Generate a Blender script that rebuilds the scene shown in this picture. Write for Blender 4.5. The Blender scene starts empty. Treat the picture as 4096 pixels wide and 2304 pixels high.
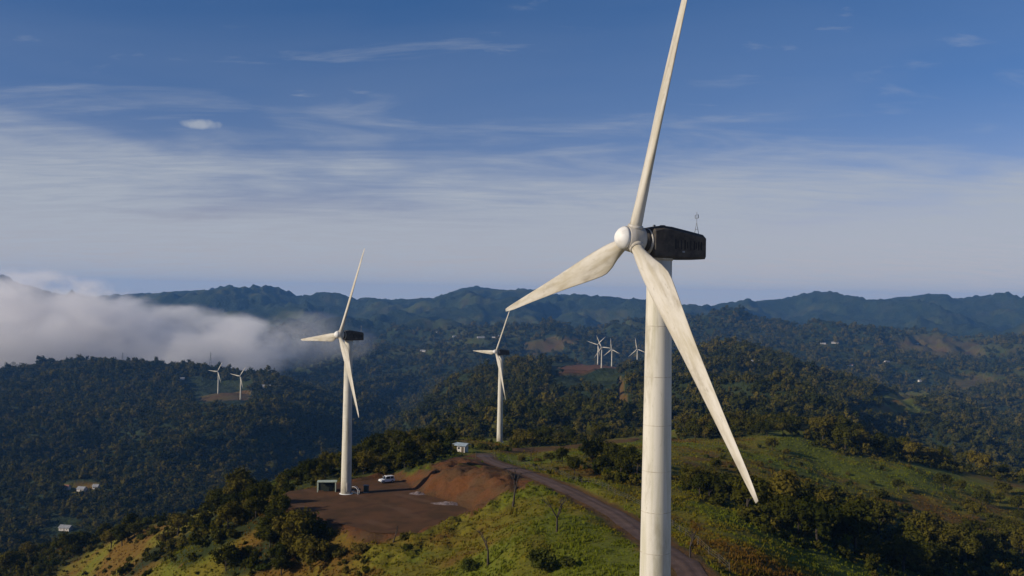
import bpy, bmesh, math, random
import numpy as np
from mathutils import Vector, Matrix

random.seed(7)
rng = np.random.default_rng(11)
scene = bpy.context.scene
COL = scene.collection
PI = math.pi
R_ = math.radians

# ------------------------------------------------------------------ camera
FPX = 950.0                      # focal length in pixels of a 1024 px wide frame
PITCH, ROLL = R_(0.55), R_(0.9)
cp, sp = math.cos(PITCH), math.sin(PITCH)
_r, _f, _u = Vector((1, 0, 0)), Vector((0, cp, sp)), Vector((0, -sp, cp))
cr, sr = math.cos(ROLL), math.sin(ROLL)
CR, CU, CF = cr * _r + sr * _u, -sr * _r + cr * _u, _f
cam = bpy.data.cameras.new('camera')
cam.sensor_width = 36.0
cam.lens = FPX / 1024.0 * 36.0
cam.clip_start, cam.clip_end = 0.5, 60000
camo = bpy.data.objects.new('camera', cam)
m = Matrix((CR, CU, -CF)).transposed().to_4x4()
camo.matrix_world = m
COL.objects.link(camo)
scene.camera = camo
CRn, CUn, CFn = np.array(CR), np.array(CU), np.array(CF)

def ray(px, py):
    v = CFn + CRn * (px - 512) / FPX + CUn * (288 - py) / FPX
    return v / v[1]

def P(px, py, d):
    """the place whose picture position is px, py at d metres ahead of the camera"""
    return ray(px, py) * d

def proj(x, y, z):
    a = x * CRn[0] + y * CRn[1] + z * CRn[2]
    b = x * CUn[0] + y * CUn[1] + z * CUn[2]
    c = x * CFn[0] + y * CFn[1] + z * CFn[2]
    return 512 + FPX * a / c, 288 - FPX * b / c

# ------------------------------------------------------------------ light, sky, exposure
SUN_AZ, SUN_EL = 67.0, 22.5      # degrees left of straight behind the camera, height
sv = Vector((-math.sin(R_(SUN_AZ)) * math.cos(R_(SUN_EL)), -math.cos(R_(SUN_AZ)) * math.cos(R_(SUN_EL)), math.sin(R_(SUN_EL))))
sl = bpy.data.lights.new('sun', 'SUN')
sl.energy = 5.0
sl.angle = R_(0.5)
sl.color = (1.0, 0.90, 0.74)
so = bpy.data.objects.new('sun', sl)
so.rotation_euler = (-sv).to_track_quat('-Z', 'Y').to_euler()
so.location = (-300, -200, 300)
COL.objects.link(so)

world = bpy.data.worlds.new('World')
scene.world = world
world.use_nodes = True
wn, wl = world.node_tree.nodes, world.node_tree.links
wn.clear()

def N(nodes, kind, **kw):
    n = nodes.new(kind)
    ins = kw.pop('ins', {})
    for k, v in kw.items():
        setattr(n, k, v)
    for k, v in ins.items():
        n.inputs[k].default_value = v
    return n

def mathn(nodes, links, op, a, b=None, c=None, clamp=False):
    n = nodes.new('ShaderNodeMath')
    n.operation = op
    n.use_clamp = clamp
    for i, s in enumerate((a, b, c)):
        if s is None:
            continue
        if isinstance(s, (int, float)):
            n.inputs[i].default_value = s
        else:
            links.new(s, n.inputs[i])
    return n.outputs[0]

def smooth(nodes, links, val, lo, hi, a=0.0, b=1.0):
    n = nodes.new('ShaderNodeMapRange')
    n.interpolation_type = 'SMOOTHSTEP'
    n.inputs['From Min'].default_value, n.inputs['From Max'].default_value = lo, hi
    n.inputs['To Min'].default_value, n.inputs['To Max'].default_value = a, b
    links.new(val, n.inputs['Value'])
    return n.outputs[0]

def world_sky():
    tc = wn.new('ShaderNodeTexCoord')
    sep = wn.new('ShaderNodeSeparateXYZ')
    wl.new(tc.outputs['Generated'], sep.inputs[0])
    zc = mathn(wn, wl, 'MAXIMUM', sep.outputs[2], 0.035)
    comb = wn.new('ShaderNodeCombineXYZ')
    wl.new(sep.outputs[0], comb.inputs[0]); wl.new(sep.outputs[1], comb.inputs[1]); wl.new(zc, comb.inputs[2])
    sky = wn.new('ShaderNodeTexSky')
    sky.sky_type = 'NISHITA'
    sky.sun_disc = False
    sky.sun_elevation = R_(SUN_EL)
    sky.sun_rotation = math.atan2(sv.x, sv.y)
    sky.air_density = 1.0
    sky.dust_density = 0.6
    sky.ozone_density = 2.0
    sky.altitude = 900
    wl.new(comb.outputs[0], sky.inputs['Vector'])
    # high thin cloud laid on a flat layer far above the ground
    den = mathn(wn, wl, 'ADD', mathn(wn, wl, 'MAXIMUM', sep.outputs[2], 0.0), 0.10)
    u = mathn(wn, wl, 'DIVIDE', sep.outputs[0], den)
    v = mathn(wn, wl, 'DIVIDE', sep.outputs[1], den)
    pl = wn.new('ShaderNodeCombineXYZ')
    wl.new(u, pl.inputs[0]); wl.new(v, pl.inputs[1])

    def noise(sc, detail, rough, off, dist=0.0, rz=0.0):
        mp = N(wn, 'ShaderNodeMapping', ins={'Location': off, 'Scale': sc, 'Rotation': (0, 0, rz)})
        wl.new(pl.outputs[0], mp.inputs['Vector'])
        n = N(wn, 'ShaderNodeTexNoise', ins={'Scale': 1.0, 'Detail': detail, 'Roughness': rough, 'Distortion': dist})
        wl.new(mp.outputs[0], n.inputs['Vector'])
        return n.outputs['Fac']
    n1 = noise((0.55, 0.55, 1), 4, 0.55, (3.1, 0.7, 0), 0.4)
    n2 = noise((1.1, 2.6, 1), 7, 0.62, (1.3, 4.2, 0), 0.7, R_(-24))
    n3 = noise((3.2, 5.0, 1), 7, 0.6, (7.3, 1.4, 0), 0.3, R_(20))
    # the veil thickens towards the horizon; noise bends its upper edge
    e = mathn(wn, wl, 'ADD', sep.outputs[2], mathn(wn, wl, 'MULTIPLY', mathn(wn, wl, 'SUBTRACT', n1, 0.5), -0.26))
    e = mathn(wn, wl, 'ADD', e, mathn(wn, wl, 'MULTIPLY', mathn(wn, wl, 'SUBTRACT', n2, 0.5), -0.13))
    veil = smooth(wn, wl, e, 0.19, 0.085, 0.0, 0.88)
    fib = noise((2.2, 9.0, 1), 8, 0.68, (2.2, 8.1, 0), 1.1, R_(-18))
    veil = mathn(wn, wl, 'MULTIPLY', veil, smooth(wn, wl, fib, 0.30, 0.66, 0.72, 1.06))
    streak = smooth(wn, wl, n2, 0.50, 0.78, 0.0, 0.36)
    puff = mathn(wn, wl, 'MULTIPLY', smooth(wn, wl, n3, 0.58, 0.78, 0.0, 0.30), smooth(wn, wl, n1, 0.42, 0.58))
    thin = smooth(wn, wl, n1, 0.38, 0.66, 0.0, 0.07)
    fac = mathn(wn, wl, 'MAXIMUM', mathn(wn, wl, 'MAXIMUM', veil, thin), mathn(wn, wl, 'MAXIMUM', streak, puff))
    # one small bright cloud scrap
    c0 = Vector(P(201, 124, 1.0)).normalized()
    def lin(vec):
        n = wn.new('ShaderNodeVectorMath'); n.operation = 'DOT_PRODUCT'
        wl.new(tc.outputs['Generated'], n.inputs[0]); n.inputs[1].default_value = vec
        return n.outputs['Value']
    right = Vector((c0.y, -c0.x, 0)).normalized()
    upv = right.cross(c0).normalized()
    n4 = N(wn, 'ShaderNodeTexNoise', ins={'Scale': 90.0, 'Detail': 5.0})
    wl.new(tc.outputs['Generated'], n4.inputs['Vector'])
    wob = mathn(wn, wl, 'MULTIPLY', mathn(wn, wl, 'SUBTRACT', n4.outputs['Fac'], 0.5), 1.6)
    a = mathn(wn, wl, 'POWER', mathn(wn, wl, 'ABSOLUTE', mathn(wn, wl, 'DIVIDE', lin(right), 0.021)), 2.0)
    b = mathn(wn, wl, 'POWER', mathn(wn, wl, 'ABSOLUTE', mathn(wn, wl, 'DIVIDE', lin(upv), 0.0058)), 2.0)
    rr = mathn(wn, wl, 'ADD', mathn(wn, wl, 'ADD', a, b), wob)
    front = mathn(wn, wl, 'GREATER_THAN', lin(c0), 0.5)
    scrap = mathn(wn, wl, 'MULTIPLY', smooth(wn, wl, rr, 1.1, -0.2, 0.0, 0.75), front)
    fac = mathn(wn, wl, 'MAXIMUM', fac, scrap)
    mix = N(wn, 'ShaderNodeMix', data_type='RGBA')
    wl.new(fac, mix.inputs['Factor'])
    hs = N(wn, 'ShaderNodeHueSaturation', ins={'Saturation': 1.42, 'Value': 1.08})
    wl.new(sky.outputs[0], hs.inputs['Color'])
    tint = N(wn, 'ShaderNodeMix', data_type='RGBA', blend_type='MULTIPLY', ins={'Factor': 1.0})
    tint.inputs['B'].default_value = (1.12, 0.72, 0.83, 1)      # deep blue of clear mountain air
    wl.new(hs.outputs[0], tint.inputs['A'])
    wl.new(tint.outputs['Result'], mix.inputs['A'])
    mix.inputs['B'].default_value = (4.85, 5.25, 5.9, 1)
    bg = N(wn, 'ShaderNodeBackground', ins={'Strength': 0.086})
    wl.new(mix.outputs['Result'], bg.inputs['Color'])
    out = wn.new('ShaderNodeOutputWorld')
    wl.new(bg.outputs[0], out.inputs['Surface'])
world_sky()

vs = scene.view_settings
vs.view_transform, vs.look, vs.exposure, vs.gamma = 'Standard', 'None', 0.0, 1.0
vs.use_curve_mapping = False
scene.render.engine = 'CYCLES'
cy = scene.cycles
cy.max_bounces, cy.diffuse_bounces, cy.glossy_bounces, cy.transmission_bounces, cy.volume_bounces = 8, 2, 2, 2, 6
cy.transparent_max_bounces = 8
cy.use_denoising = True
cy.sample_clamp_indirect = 4.0
cy.volume_step_rate = 1.0
cy.volume_max_steps = 256

# ------------------------------------------------------------------ helpers
MATS = {}

def mat(name, base, rough=0.7, var=None, scale=1.0, detail=5, metal=0.0, bump=0.0, bscale=None, spec=0.3, stretch=(1, 1, 1), rand=None, lo=0.35, hi=0.65):
    """principled material: base colour broken up by noise towards var, rand = second colour mixed in per object"""
    if name in MATS:
        return MATS[name]
    mt = bpy.data.materials.new(name)
    mt.use_nodes = True
    nt, ln = mt.node_tree.nodes, mt.node_tree.links
    bs = nt['Principled BSDF']
    bs.inputs['Roughness'].default_value = rough
    bs.inputs['Metallic'].default_value = metal
    bs.inputs['Specular IOR Level'].default_value = spec
    tc = nt.new('ShaderNodeTexCoord')
    mp = N(nt, 'ShaderNodeMapping', ins={'Scale': stretch})
    ln.new(tc.outputs['Object'], mp.inputs['Vector'])
    col = None
    if var is not None:
        nz = N(nt, 'ShaderNodeTexNoise', ins={'Scale': scale, 'Detail': float(detail), 'Roughness': 0.65})
        ln.new(mp.outputs[0], nz.inputs['Vector'])
        fac = smooth(nt, ln, nz.outputs['Fac'], lo, hi)
        mx = N(nt, 'ShaderNodeMix', data_type='RGBA')
        ln.new(fac, mx.inputs['Factor'])
        mx.inputs['A'].default_value = (*base, 1)
        mx.inputs['B'].default_value = (*var, 1)
        col = mx.outputs['Result']
    if rand is not None:
        oi = nt.new('ShaderNodeObjectInfo')
        mx = N(nt, 'ShaderNodeMix', data_type='RGBA')
        ln.new(oi.outputs['Random'], mx.inputs['Factor'])
        if col is not None:
            ln.new(col, mx.inputs['A'])
        else:
            mx.inputs['A'].default_value = (*base, 1)
        mx.inputs['B'].default_value = (*rand, 1)
        col = mx.outputs['Result']
    if col is not None:
        ln.new(col, bs.inputs['Base Color'])
    else:
        bs.inputs['Base Color'].default_value = (*base, 1)
    if bump:
        nb = N(nt, 'ShaderNodeTexNoise', ins={'Scale': bscale or scale * 3, 'Detail': 6.0})
        ln.new(mp.outputs[0], nb.inputs['Vector'])
        bp = N(nt, 'ShaderNodeBump', ins={'Strength': bump, 'Distance': 0.1})
        ln.new(nb.outputs['Fac'], bp.inputs['Height'])
        ln.new(bp.outputs[0], bs.inputs['Normal'])
    MATS[name] = mt
    return mt

def link(o, parent=None):
    COL.objects.link(o)
    if parent is not None:
        o.parent = parent
    return o

def tag(o, label=None, cat=None, group=None, kind=None):
    if label: o['label'] = label
    if cat: o['category'] = cat
    if group: o['group'] = group
    if kind: o['kind'] = kind
    return o

def empty(name, loc, rz=0.0, label=None, cat=None, group=None):
    o = bpy.data.objects.new(name, None)
    o.location = loc
    o.rotation_euler = (0, 0, rz)
    o.empty_display_size = 0.5
    link(o)
    return tag(o, label, cat, group)

def mesh_obj(name, verts, faces, material, parent=None, smooth_=False):
    me = bpy.data.meshes.new(name)
    me.from_pydata([tuple(v) for v in verts], [], [tuple(f) for f in faces])
    me.materials.append(material)
    if smooth_:
        me.polygons.foreach_set('use_smooth', [True] * len(me.polygons))
    me.update()
    return link(bpy.data.objects.new(name, me), parent)

class MB:
    """collects simple shapes for one mesh"""
    def __init__(self):
        self.v, self.f = [], []
    def add(self, vs, fs):
        o = len(self.v)
        self.v += [tuple(p) for p in vs]
        self.f += [tuple(i + o for i in q) for q in fs]
        return self
    def box(self, c, s, rz=0.0):
        x, y, z = (k / 2 for k in s)
        ca, sa = math.cos(rz), math.sin(rz)
        vs = []
        for dz in (-z, z):
            for dx, dy in ((-x, -y), (x, -y), (x, y), (-x, y)):
                vs.append((c[0] + dx * ca - dy * sa, c[1] + dx * sa + dy * ca, c[2] + dz))
        return self.add(vs, [(3, 2, 1, 0), (4, 5, 6, 7), (0, 1, 5, 4), (1, 2, 6, 5), (2, 3, 7, 6), (3, 0, 4, 7)])
    def tube(self, a, b, r0, r1=None, n=8):
        a, b = Vector(a), Vector(b)
        r1 = r0 if r1 is None else r1
        w = (b - a).normalized()
        q = w.orthogonal().normalized(); s = w.cross(q)
        vs = []
        for p, r in ((a, r0), (b, r1)):
            for i in range(n):
                t = 2 * PI * i / n
                vs.append(p + q * (r * math.cos(t)) + s * (r * math.sin(t)))
        fs = [(i, (i + 1) % n, n + (i + 1) % n, n + i) for i in range(n)]
        fs += [tuple(range(n - 1, -1, -1)), tuple(range(n, 2 * n))]
        return self.add(vs, fs)
    def loft(self, rings, cap=True):
        n = len(rings[0]); vs = [p for r in rings for p in r]; fs = []
        for k in range(len(rings) - 1):
            for i in range(n):
                fs.append((k * n + i, k * n + (i + 1) % n, (k + 1) * n + (i + 1) % n, (k + 1) * n + i))
        if cap:
            fs += [tuple(range(n - 1, -1, -1)), tuple((len(rings) - 1) * n + i for i in range(n))]
        return self.add(vs, fs)
    def build(self, name, material, parent=None, smooth_=False):
        return mesh_obj(name, self.v, self.f, material, parent, smooth_)

def copy_tree(o, parent=None):
    c = o.copy()
    link(c, parent)
    for ch in list(o.children):
        copy_tree(ch, c)
    return c

# vectorised gradient noise
_perm = np.random.default_rng(5).permutation(512)
_perm = np.concatenate([_perm, _perm, _perm])
_ga = np.random.default_rng(6).uniform(0, 2 * PI, 512)
_gx, _gy = np.cos(_ga), np.sin(_ga)

def gnoise(x, y):
    xi, yi = np.floor(x).astype(int), np.floor(y).astype(int)
    xf, yf = x - xi, y - yi
    def g(ix, iy, fx, fy):
        h = _perm[(_perm[ix & 511] + iy) & 511]
        return _gx[h] * fx + _gy[h] * fy
    u, v = xf ** 3 * (xf * (xf * 6 - 15) + 10), yf ** 3 * (yf * (yf * 6 - 15) + 10)
    a, b = g(xi, yi, xf, yf), g(xi + 1, yi, xf - 1, yf)
    c, d = g(xi, yi + 1, xf, yf - 1), g(xi + 1, yi + 1, xf - 1, yf - 1)
    return ((a * (1 - u) + b * u) * (1 - v) + (c * (1 - u) + d * u) * v) * 1.5

def fbm(x, y, o=5, g=0.5):
    s, a = np.zeros_like(x), 1.0
    for k in range(o):
        s = s + a * gnoise(x + 17.3 * k, y - 9.1 * k); a *= g; x = x * 2.03; y = y * 2.03
    return s

def ridged(x, y, o=5, g=0.5):
    s, a = np.zeros_like(x), 1.0
    for k in range(o):
        s = s + a * (1 - 2 * np.abs(gnoise(x + 31.7 * k, y + 5.3 * k))); a *= g; x = x * 2.05; y = y * 2.05
    return s

def sstep(a, b, x):
    t = np.clip((x - a) / (b - a), 0, 1)
    return t * t * (3 - 2 * t)

# ------------------------------------------------------------------ where things stand
HUBH = 40.6
OVER = 2.5
def turbine_spot(px, py, d, yaw):
    h = P(px, py, d)
    return np.array([h[0] + math.sin(R_(yaw)) * OVER, h[1] + math.cos(R_(yaw)) * OVER, h[2] - HUBH - 0.2])
T1 = turbine_spot(632.8, 238.9, 74.3, 65.6)
T2 = turbine_spot(339.9, 334.7, 242.4, 54.0)
T3 = turbine_spot(496.1, 351.8, 428.6, 62.3)
FAR_T = [  # base px, py, distance, yaw, phase
    (597.8, 364.7, 1937, 30, 45), (601.5, 368.8, 1800, 25, 94), (611.7, 368.8, 2010, 38, 112), (637.1, 369.4, 1930, 30, 108),
    (218.1, 393.9, 1731, 30, 32), (240.5, 399.7, 1640, 30, 37)]
FAR_P = [P(a, b, d) for a, b, d, _, _ in FAR_T]

# ------------------------------------------------------------------ terrain
SKY_S = [(-1300, 1175), (-700, 1150), (-300, 1120), (0, 1136), (150, 1190), (400, 1205), (680, 1182), (761, 1177), (870, 1173), (979, 1173), (1060, 1182), (1142, 1193), (1224, 1209), (1305, 1215), (1387, 1226),
         (1480, 1222), (1600, 1202), (1707, 1198), (1758, 1172), (1839, 1162), (1942, 1173), (2027, 1179), (2134, 1190), (2198, 1200), (2266, 1198), (2326, 1211), (2390, 1226), (2454, 1222), (2505, 1212), (2582, 1215),
         (2721, 1247), (2863, 1240), (2972, 1210), (3070, 1202), (3135, 1204), (3189, 1191), (3244, 1192), (3287, 1205), (3325, 1223), (3450, 1223), (3516, 1213), (3592, 1205), (3668, 1202), (3706, 1213), (3755, 1207), (3788, 1197), (3820, 1205), (3869, 1210), (3934, 1221), (3967, 1213), (4027, 1206), (4092, 1215),
         (4300, 1220), (4600, 1180), (5000, 1210), (5500, 1170)]
SKX, SKYY = np.array([a / 4 for a, b in SKY_S]), np.array([b / 4 for a, b in SKY_S])
CP = []
def c(px, py, d):
    CP.append(P(px, py, d))
for a, b, d in [
    # bottom edge of the picture
    (684, 576, 130), (560, 576, 143), (480, 576, 160), (400, 576, 177), (300, 576, 205), (200, 576, 260), (100, 576, 340), (0, 576, 425), (-150, 590, 460), (-350, 600, 480),
    (795, 576, 157), (900, 576, 211), (1024, 576, 275), (1180, 590, 300), (1350, 600, 320),
    # ridge with the road
    (640, 535, 168), (600, 508, 196), (560, 487, 225), (520, 472, 252), (500, 466, 270), (485, 459, 292), (462, 452, 312), (515, 492, 222), (470, 513, 212), (430, 531, 203), (520, 540, 165),
    (600, 550, 150), (640, 490, 226), (660, 470, 265), (600, 462, 290), (560, 455, 330), (540, 448, 380), (600, 446, 385), (640, 443, 410),
    (330, 522, 226), (300, 500, 245), (275, 497, 262), (300, 484, 285), (350, 461, 322), (405, 441, 385), (455, 440, 412), (240, 502, 290), (150, 540, 320), (180, 548, 285), (20, 562, 430), (60, 549, 415), (120, 537, 365), (190, 517, 325), (60, 572, 375), (465, 461.5, 262), (485, 468, 250), (500, 476, 238), (450, 463, 275),
    # right hand slopes
    (715, 433, 480), (680, 442, 440), (835, 434, 500), (795, 422, 590), (760, 424, 620), (720, 462, 330), (735, 478, 290), (800, 492, 280), (790, 520, 222), (870, 532, 275), (950, 519, 360), (914, 474, 430),
    (1000, 547, 325), (850, 560, 200), (720, 520, 188), (700, 492, 238), (900, 456, 510), (980, 478, 480), (1024, 487, 470), (860, 446, 500), (1180, 505, 470), (1350, 520, 480), (1000, 515, 400), (830, 470, 400), (770, 455, 400),
    # wooded hill behind, left turbine hill
    (200, 480, 1150), (50, 500, 1100), (100, 440, 1450), (250, 434, 1350), (0, 440, 1500), (130, 374, 2300), (60, 374, 2330), (0, 380, 2380), (-150, 384, 2400), (-350, 390, 2400), (200, 380, 2150), (280, 392, 2000), (330, 408, 1900), (-200, 470, 1300), (-350, 480, 1300),
    (350, 434, 1700), (395, 412, 2100), (420, 398, 2300), (300, 424, 1550), (150, 410, 1650), (50, 408, 1800), (300, 460, 1350), (190, 397, 1740), (262, 403, 1650), (230, 405, 1590), (205, 387, 1900), (250, 390, 1850),
    # hill in the middle
    (450, 430, 800), (520, 421, 860), (600, 405, 1120), (640, 409, 1020), (560, 391, 1400), (620, 386, 1500), (575, 375, 1800), (395, 428, 1350), (700, 360, 2000), (760, 362, 1900), (815, 383, 1700), (855, 399, 1500), (700, 407, 1020), (790, 412, 920), (480, 386, 1650), (530, 371, 1900), (670, 364, 1980), (560, 366, 1990), (440, 405, 1480), (500, 401, 1220),
    # valley and slopes to the right
    (890, 397, 2200), (1000, 421, 1900), (1024, 402, 2400), (940, 386, 2700), (960, 360, 3600), (850, 366, 2900), (780, 351, 3400), (740, 339, 3800), (1020, 352, 4000), (1180, 420, 2000), (1350, 420, 2000), (1180, 360, 3600), (1350, 360, 3600), (900, 372, 3000),
    # middle distance
    (430, 351, 3800), (560, 338, 4000), (520, 346, 3700), (450, 373, 2800), (400, 372, 3000), (600, 346, 3600), (640, 342, 4000), (680, 345, 3600), (350, 360, 3300),
]:
    c(a, b, d)
for p in FAR_P: CP.append(p)
for tx, d, z in [(-300, 620, -170), (-100, 620, -190), (60, 640, -200), (180, 560, -175), (280, 480, -140), (360, 560, -125), (450, 620, -98), (560, 640, -96), (660, 700, -98), (-200, 900, -245), (50, 900, -250), (200, 900, -240), (320, 1000, -245), (390, 1000, -200), (380, 1500, -270), (780, 720, -108), (880, 760, -130), (960, 850, -165), (1024, 900, -185), (1200, 900, -190), (1350, 900, -190),
                 (0, 3200, -330), (150, 3000, -320), (280, 3000, -300), (-300, 3200, -330), (560, 2600, -250), (660, 2600, -240), (760, 2600, -230), (600, 4800, -235), (450, 4600, -230), (750, 4600, -240), (950, 4700, -270), (1200, 4700, -270), (1350, 4700, -280), (200, 4600, -290), (0, 4600, -300), (-300, 4600, -300)]:
    CP.append(np.array([(tx - 512) / FPX * d, d, z]))
for x, y, z in [(0, 30, -39), (-40, 60, -49), (-45, 120, -52), (70, 60, -46), (60, 110, -44), (0, -60, -46), (-120, 60, -85), (130, 60, -75), (0, -130, -60), (-90, 150, -70), (95, 150, -56), (20, 110, -38.5), (-60, -100, -70), (60, -100, -70)]:
    CP.append(np.array([x, y, z]))
CP.append(T1.copy())
CP.append(T3 + np.array([0, 0, 0]))
for px in range(-330, 1400, 36):
    s = float(np.interp(px, SKX, SKYY))
    CP.append(P(px, s, 7600))
    CP.append(P(px, s + 15, 6300))
    CP.append(P(px, s + 16, 10000))
    CP.append(P(px, s + 22, 14000))
CP = np.array(CP)
APEX = 150.0
def warp(x, y):
    D = np.maximum(y + APEX, 8.0)
    return np.clip(x / D, -1.2, 1.2) * 3.0, np.log(D) * 1.15, D
_t, _l, _D = warp(CP[:, 0], CP[:, 1])
_e = CP[:, 2] / _D
NCP = len(CP)
def _phi(r2):
    return 0.5 * r2 * np.log(r2 + 1e-9)
A = np.zeros((NCP + 3, NCP + 3))
A[:NCP, :NCP] = _phi((_t[:, None] - _t[None]) ** 2 + (_l[:, None] - _l[None]) ** 2) + np.eye(NCP) * 6e-5
A[:NCP, NCP], A[:NCP, NCP + 1], A[:NCP, NCP + 2] = 1, _t, _l
A[NCP:, :NCP] = A[:NCP, NCP:].T
W = np.linalg.solve(A, np.concatenate([_e, np.zeros(3)]))

def base_height(x, y):
    t, l, D = warp(x, y)
    e = np.full(x.shape, W[NCP]) + W[NCP + 1] * t + W[NCP + 2] * l
    for k in range(NCP):
        e += W[k] * _phi((t - _t[k]) ** 2 + (l - _l[k]) ** 2)
    return e * D

def seg_dist(x, y, pts):
    """distance to a polyline and position along it (0..len-1)"""
    best = np.full(x.shape, 1e9); pos = np.zeros(x.shape)
    for i in range(len(pts) - 1):
        a, b = np.array(pts[i][:2]), np.array(pts[i + 1][:2])
        ab = b - a
        u = np.clip(((x - a[0]) * ab[0] + (y - a[1]) * ab[1]) / (ab @ ab), 0, 1)
        d = np.hypot(x - a[0] - u * ab[0], y - a[1] - u * ab[1])
        mk = d < best
        best = np.where(mk, d, best); pos = np.where(mk, i + u, pos)
    return best, pos

def poly_sd(x, y, poly):
    """signed distance to a polygon, negative inside"""
    pts = list(poly) + [poly[0]]
    d, _ = seg_dist(x, y, pts)
    ins = np.zeros(x.shape, bool)
    for i in range(len(poly)):
        (x0, y0), (x1, y1) = pts[i][:2], pts[i + 1][:2]
        cnd = ((y0 > y) != (y1 > y)) & (x < (x1 - x0) * (y - y0) / (y1 - y0 + 1e-12) + x0)
        ins ^= cnd
    return np.where(ins, -d, d)

def in_poly(px, py, poly):
    return poly_sd(px, py, poly) < 0

def flat_at(px, py, z):
    r = ray(px, py)
    return tuple((r * (z / r[2]))[:2])

PADZ = float(T2[2])
PAD = [flat_at(a, b, PADZ) for a, b in [(272, 503), (292, 491), (330, 486), (386, 477.5), (404, 482), (418, 494), (446, 501), (474, 513), (452, 521), (412, 534.5), (372, 533), (330, 521)]]
PAD1 = [(T1[0] + 10 * math.cos(a) + 2, T1[1] + 9 * math.sin(a)) for a in np.linspace(0, 2 * PI, 14)[:-1]]
ROAD = [P(*q) for q in [(690, 572, 133), (668, 556, 146), (645, 538, 166), (618, 517, 187), (590, 502, 204), (560, 487.5, 225), (530, 475.5, 247), (505, 467, 269), (489, 461, 288), (483, 457.5, 306)]]
ROAD = [np.array([T1[0] + 6, T1[1] + 8, T1[2]]), np.array([T1[0] + 12, T1[1] + 32, T1[2] - .4])] + ROAD
def spline(pts, k=8):
    out = []
    q = [pts[0]] + list(pts) + [pts[-1]]
    for i in range(1, len(q) - 2):
        for s in range(k):
            t = s / k
            out.append(0.5 * ((2 * q[i]) + (-q[i - 1] + q[i + 1]) * t + (2 * q[i - 1] - 5 * q[i] + 4 * q[i + 1] - q[i + 2]) * t * t + (-q[i - 1] + 3 * q[i] - 3 * q[i + 1] + q[i + 2]) * t ** 3))
    out.append(q[-1])
    return [np.array(p) for p in out]
ROADS = spline(ROAD, 5)
_rx, _ry = np.array([p[0] for p in ROADS]), np.array([p[1] for p in ROADS])
_rz = base_height(_rx, _ry)
_k = np.ones(5) / 5
_rz = np.convolve(np.concatenate([[_rz[0]] * 2, _rz, [_rz[-1]] * 2]), _k, 'valid')
_rz[:4] = T1[2] + (_rz[:4] - T1[2]) * np.array([0, .1, .3, .6])

def height(x, y):
    z = base_height(x, y)
    D = np.maximum(y, 1.0)
    keep = np.ones(x.shape)
    for q in FAR_P:
        keep *= 1 - np.exp(-(((x - q[0]) ** 2 + (y - q[1]) ** 2) / 110.0 ** 2))
    for q in (T1, T3):
        keep *= 1 - np.exp(-(((x - q[0]) ** 2 + (y - q[1]) ** 2) / 14.0 ** 2))
    wx, wy = x + 180 * fbm(x / 900, y / 900, 3), y + 180 * fbm(x / 900 + 40, y / 900, 3)
    far = sstep(2600, 4200, D) * (1 - 0.72 * sstep(6900, 7450, D) * (1 - sstep(7750, 9000, D)))
    z = z + far * 88 * (ridged(wx / 1250, wy / 1900, 5, 0.52) - 0.62)
    z = z + far * 34 * (ridged(wx / 430 + 7, wy / 620, 4, 0.55) - 0.6)
    z = z + far * 7 * fbm(x / 110, y / 160, 3)
    mid = sstep(550, 1100, D) * (1 - sstep(3000, 5000, D))
    z = z + mid * keep * 27 * (ridged(wx / 420 + 3, wy / 420, 4, 0.5) - 0.6)
    near = (1 - sstep(500, 900, D))
    z = z + near * keep * (1.5 * fbm(x / 42, y / 42, 3) + 0.28 * fbm(x / 6.5, y / 6.5, 3))
    # turbine pad cut into the hill, the bank round it is left as a bare slope
    for poly, pz, k in ((PAD, PADZ, 1.75), (PAD1, float(T1[2]), 2.2)):
        s = poly_sd(x, y, poly)
        mrg = np.maximum(2.0, np.abs(z - pz) * k)
        z = np.where(s < mrg, pz + (z - pz) * sstep(0, 1, np.clip(s, 0, None) / mrg), z)
    sb = poly_sd(x, y, PAD)
    bk = sstep(0.5, 4, sb) * (1 - sstep(14, 24, sb)) * sstep(-45, -25, x)
    z = z + bk * (0.75 * ridged(x / 4.2, y / 4.2, 3) - 0.45 + 0.7 * fbm(x / 2.4, y / 2.4, 2))
    d, pos = seg_dist(x, y, list(zip(_rx, _ry)))
    rz = np.interp(pos, np.arange(len(_rz)), _rz)
    k = 1 - sstep(3.0, 6.5, d)
    z = z + (rz - z) * k
    return z

rows = np.concatenate([np.linspace(-125, 95, 50)[:-1], np.linspace(95, 460, 400)[:-1], np.geomspace(460 + APEX, 14000 + APEX, 400) - APEX])
colt = np.linspace(-0.84, 0.84, 640)
GX = colt[None, :] * (rows[:, None] + APEX)
GY = np.repeat(rows[:, None], len(colt), 1)
GZ = height(GX.ravel(), GY.ravel()).reshape(GX.shape)

def H(x, y):
    """ground height at a place, read off the terrain mesh"""
    x, y = np.atleast_1d(np.asarray(x, float)), np.atleast_1d(np.asarray(y, float))
    i = np.clip(np.searchsorted(rows, y) - 1, 0, len(rows) - 2)
    fy = np.clip((y - rows[i]) / (rows[i + 1] - rows[i]), 0, 1)
    t = x / (y + APEX)
    j = (t - colt[0]) / (colt[1] - colt[0])
    j0 = np.clip(np.floor(j).astype(int), 0, len(colt) - 2)
    fx = np.clip(j - j0, 0, 1)
    a = GZ[i, j0] * (1 - fx) + GZ[i, j0 + 1] * fx
    b = GZ[i + 1, j0] * (1 - fx) + GZ[i + 1, j0 + 1] * fx
    return a * (1 - fy) + b * fy

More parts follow.
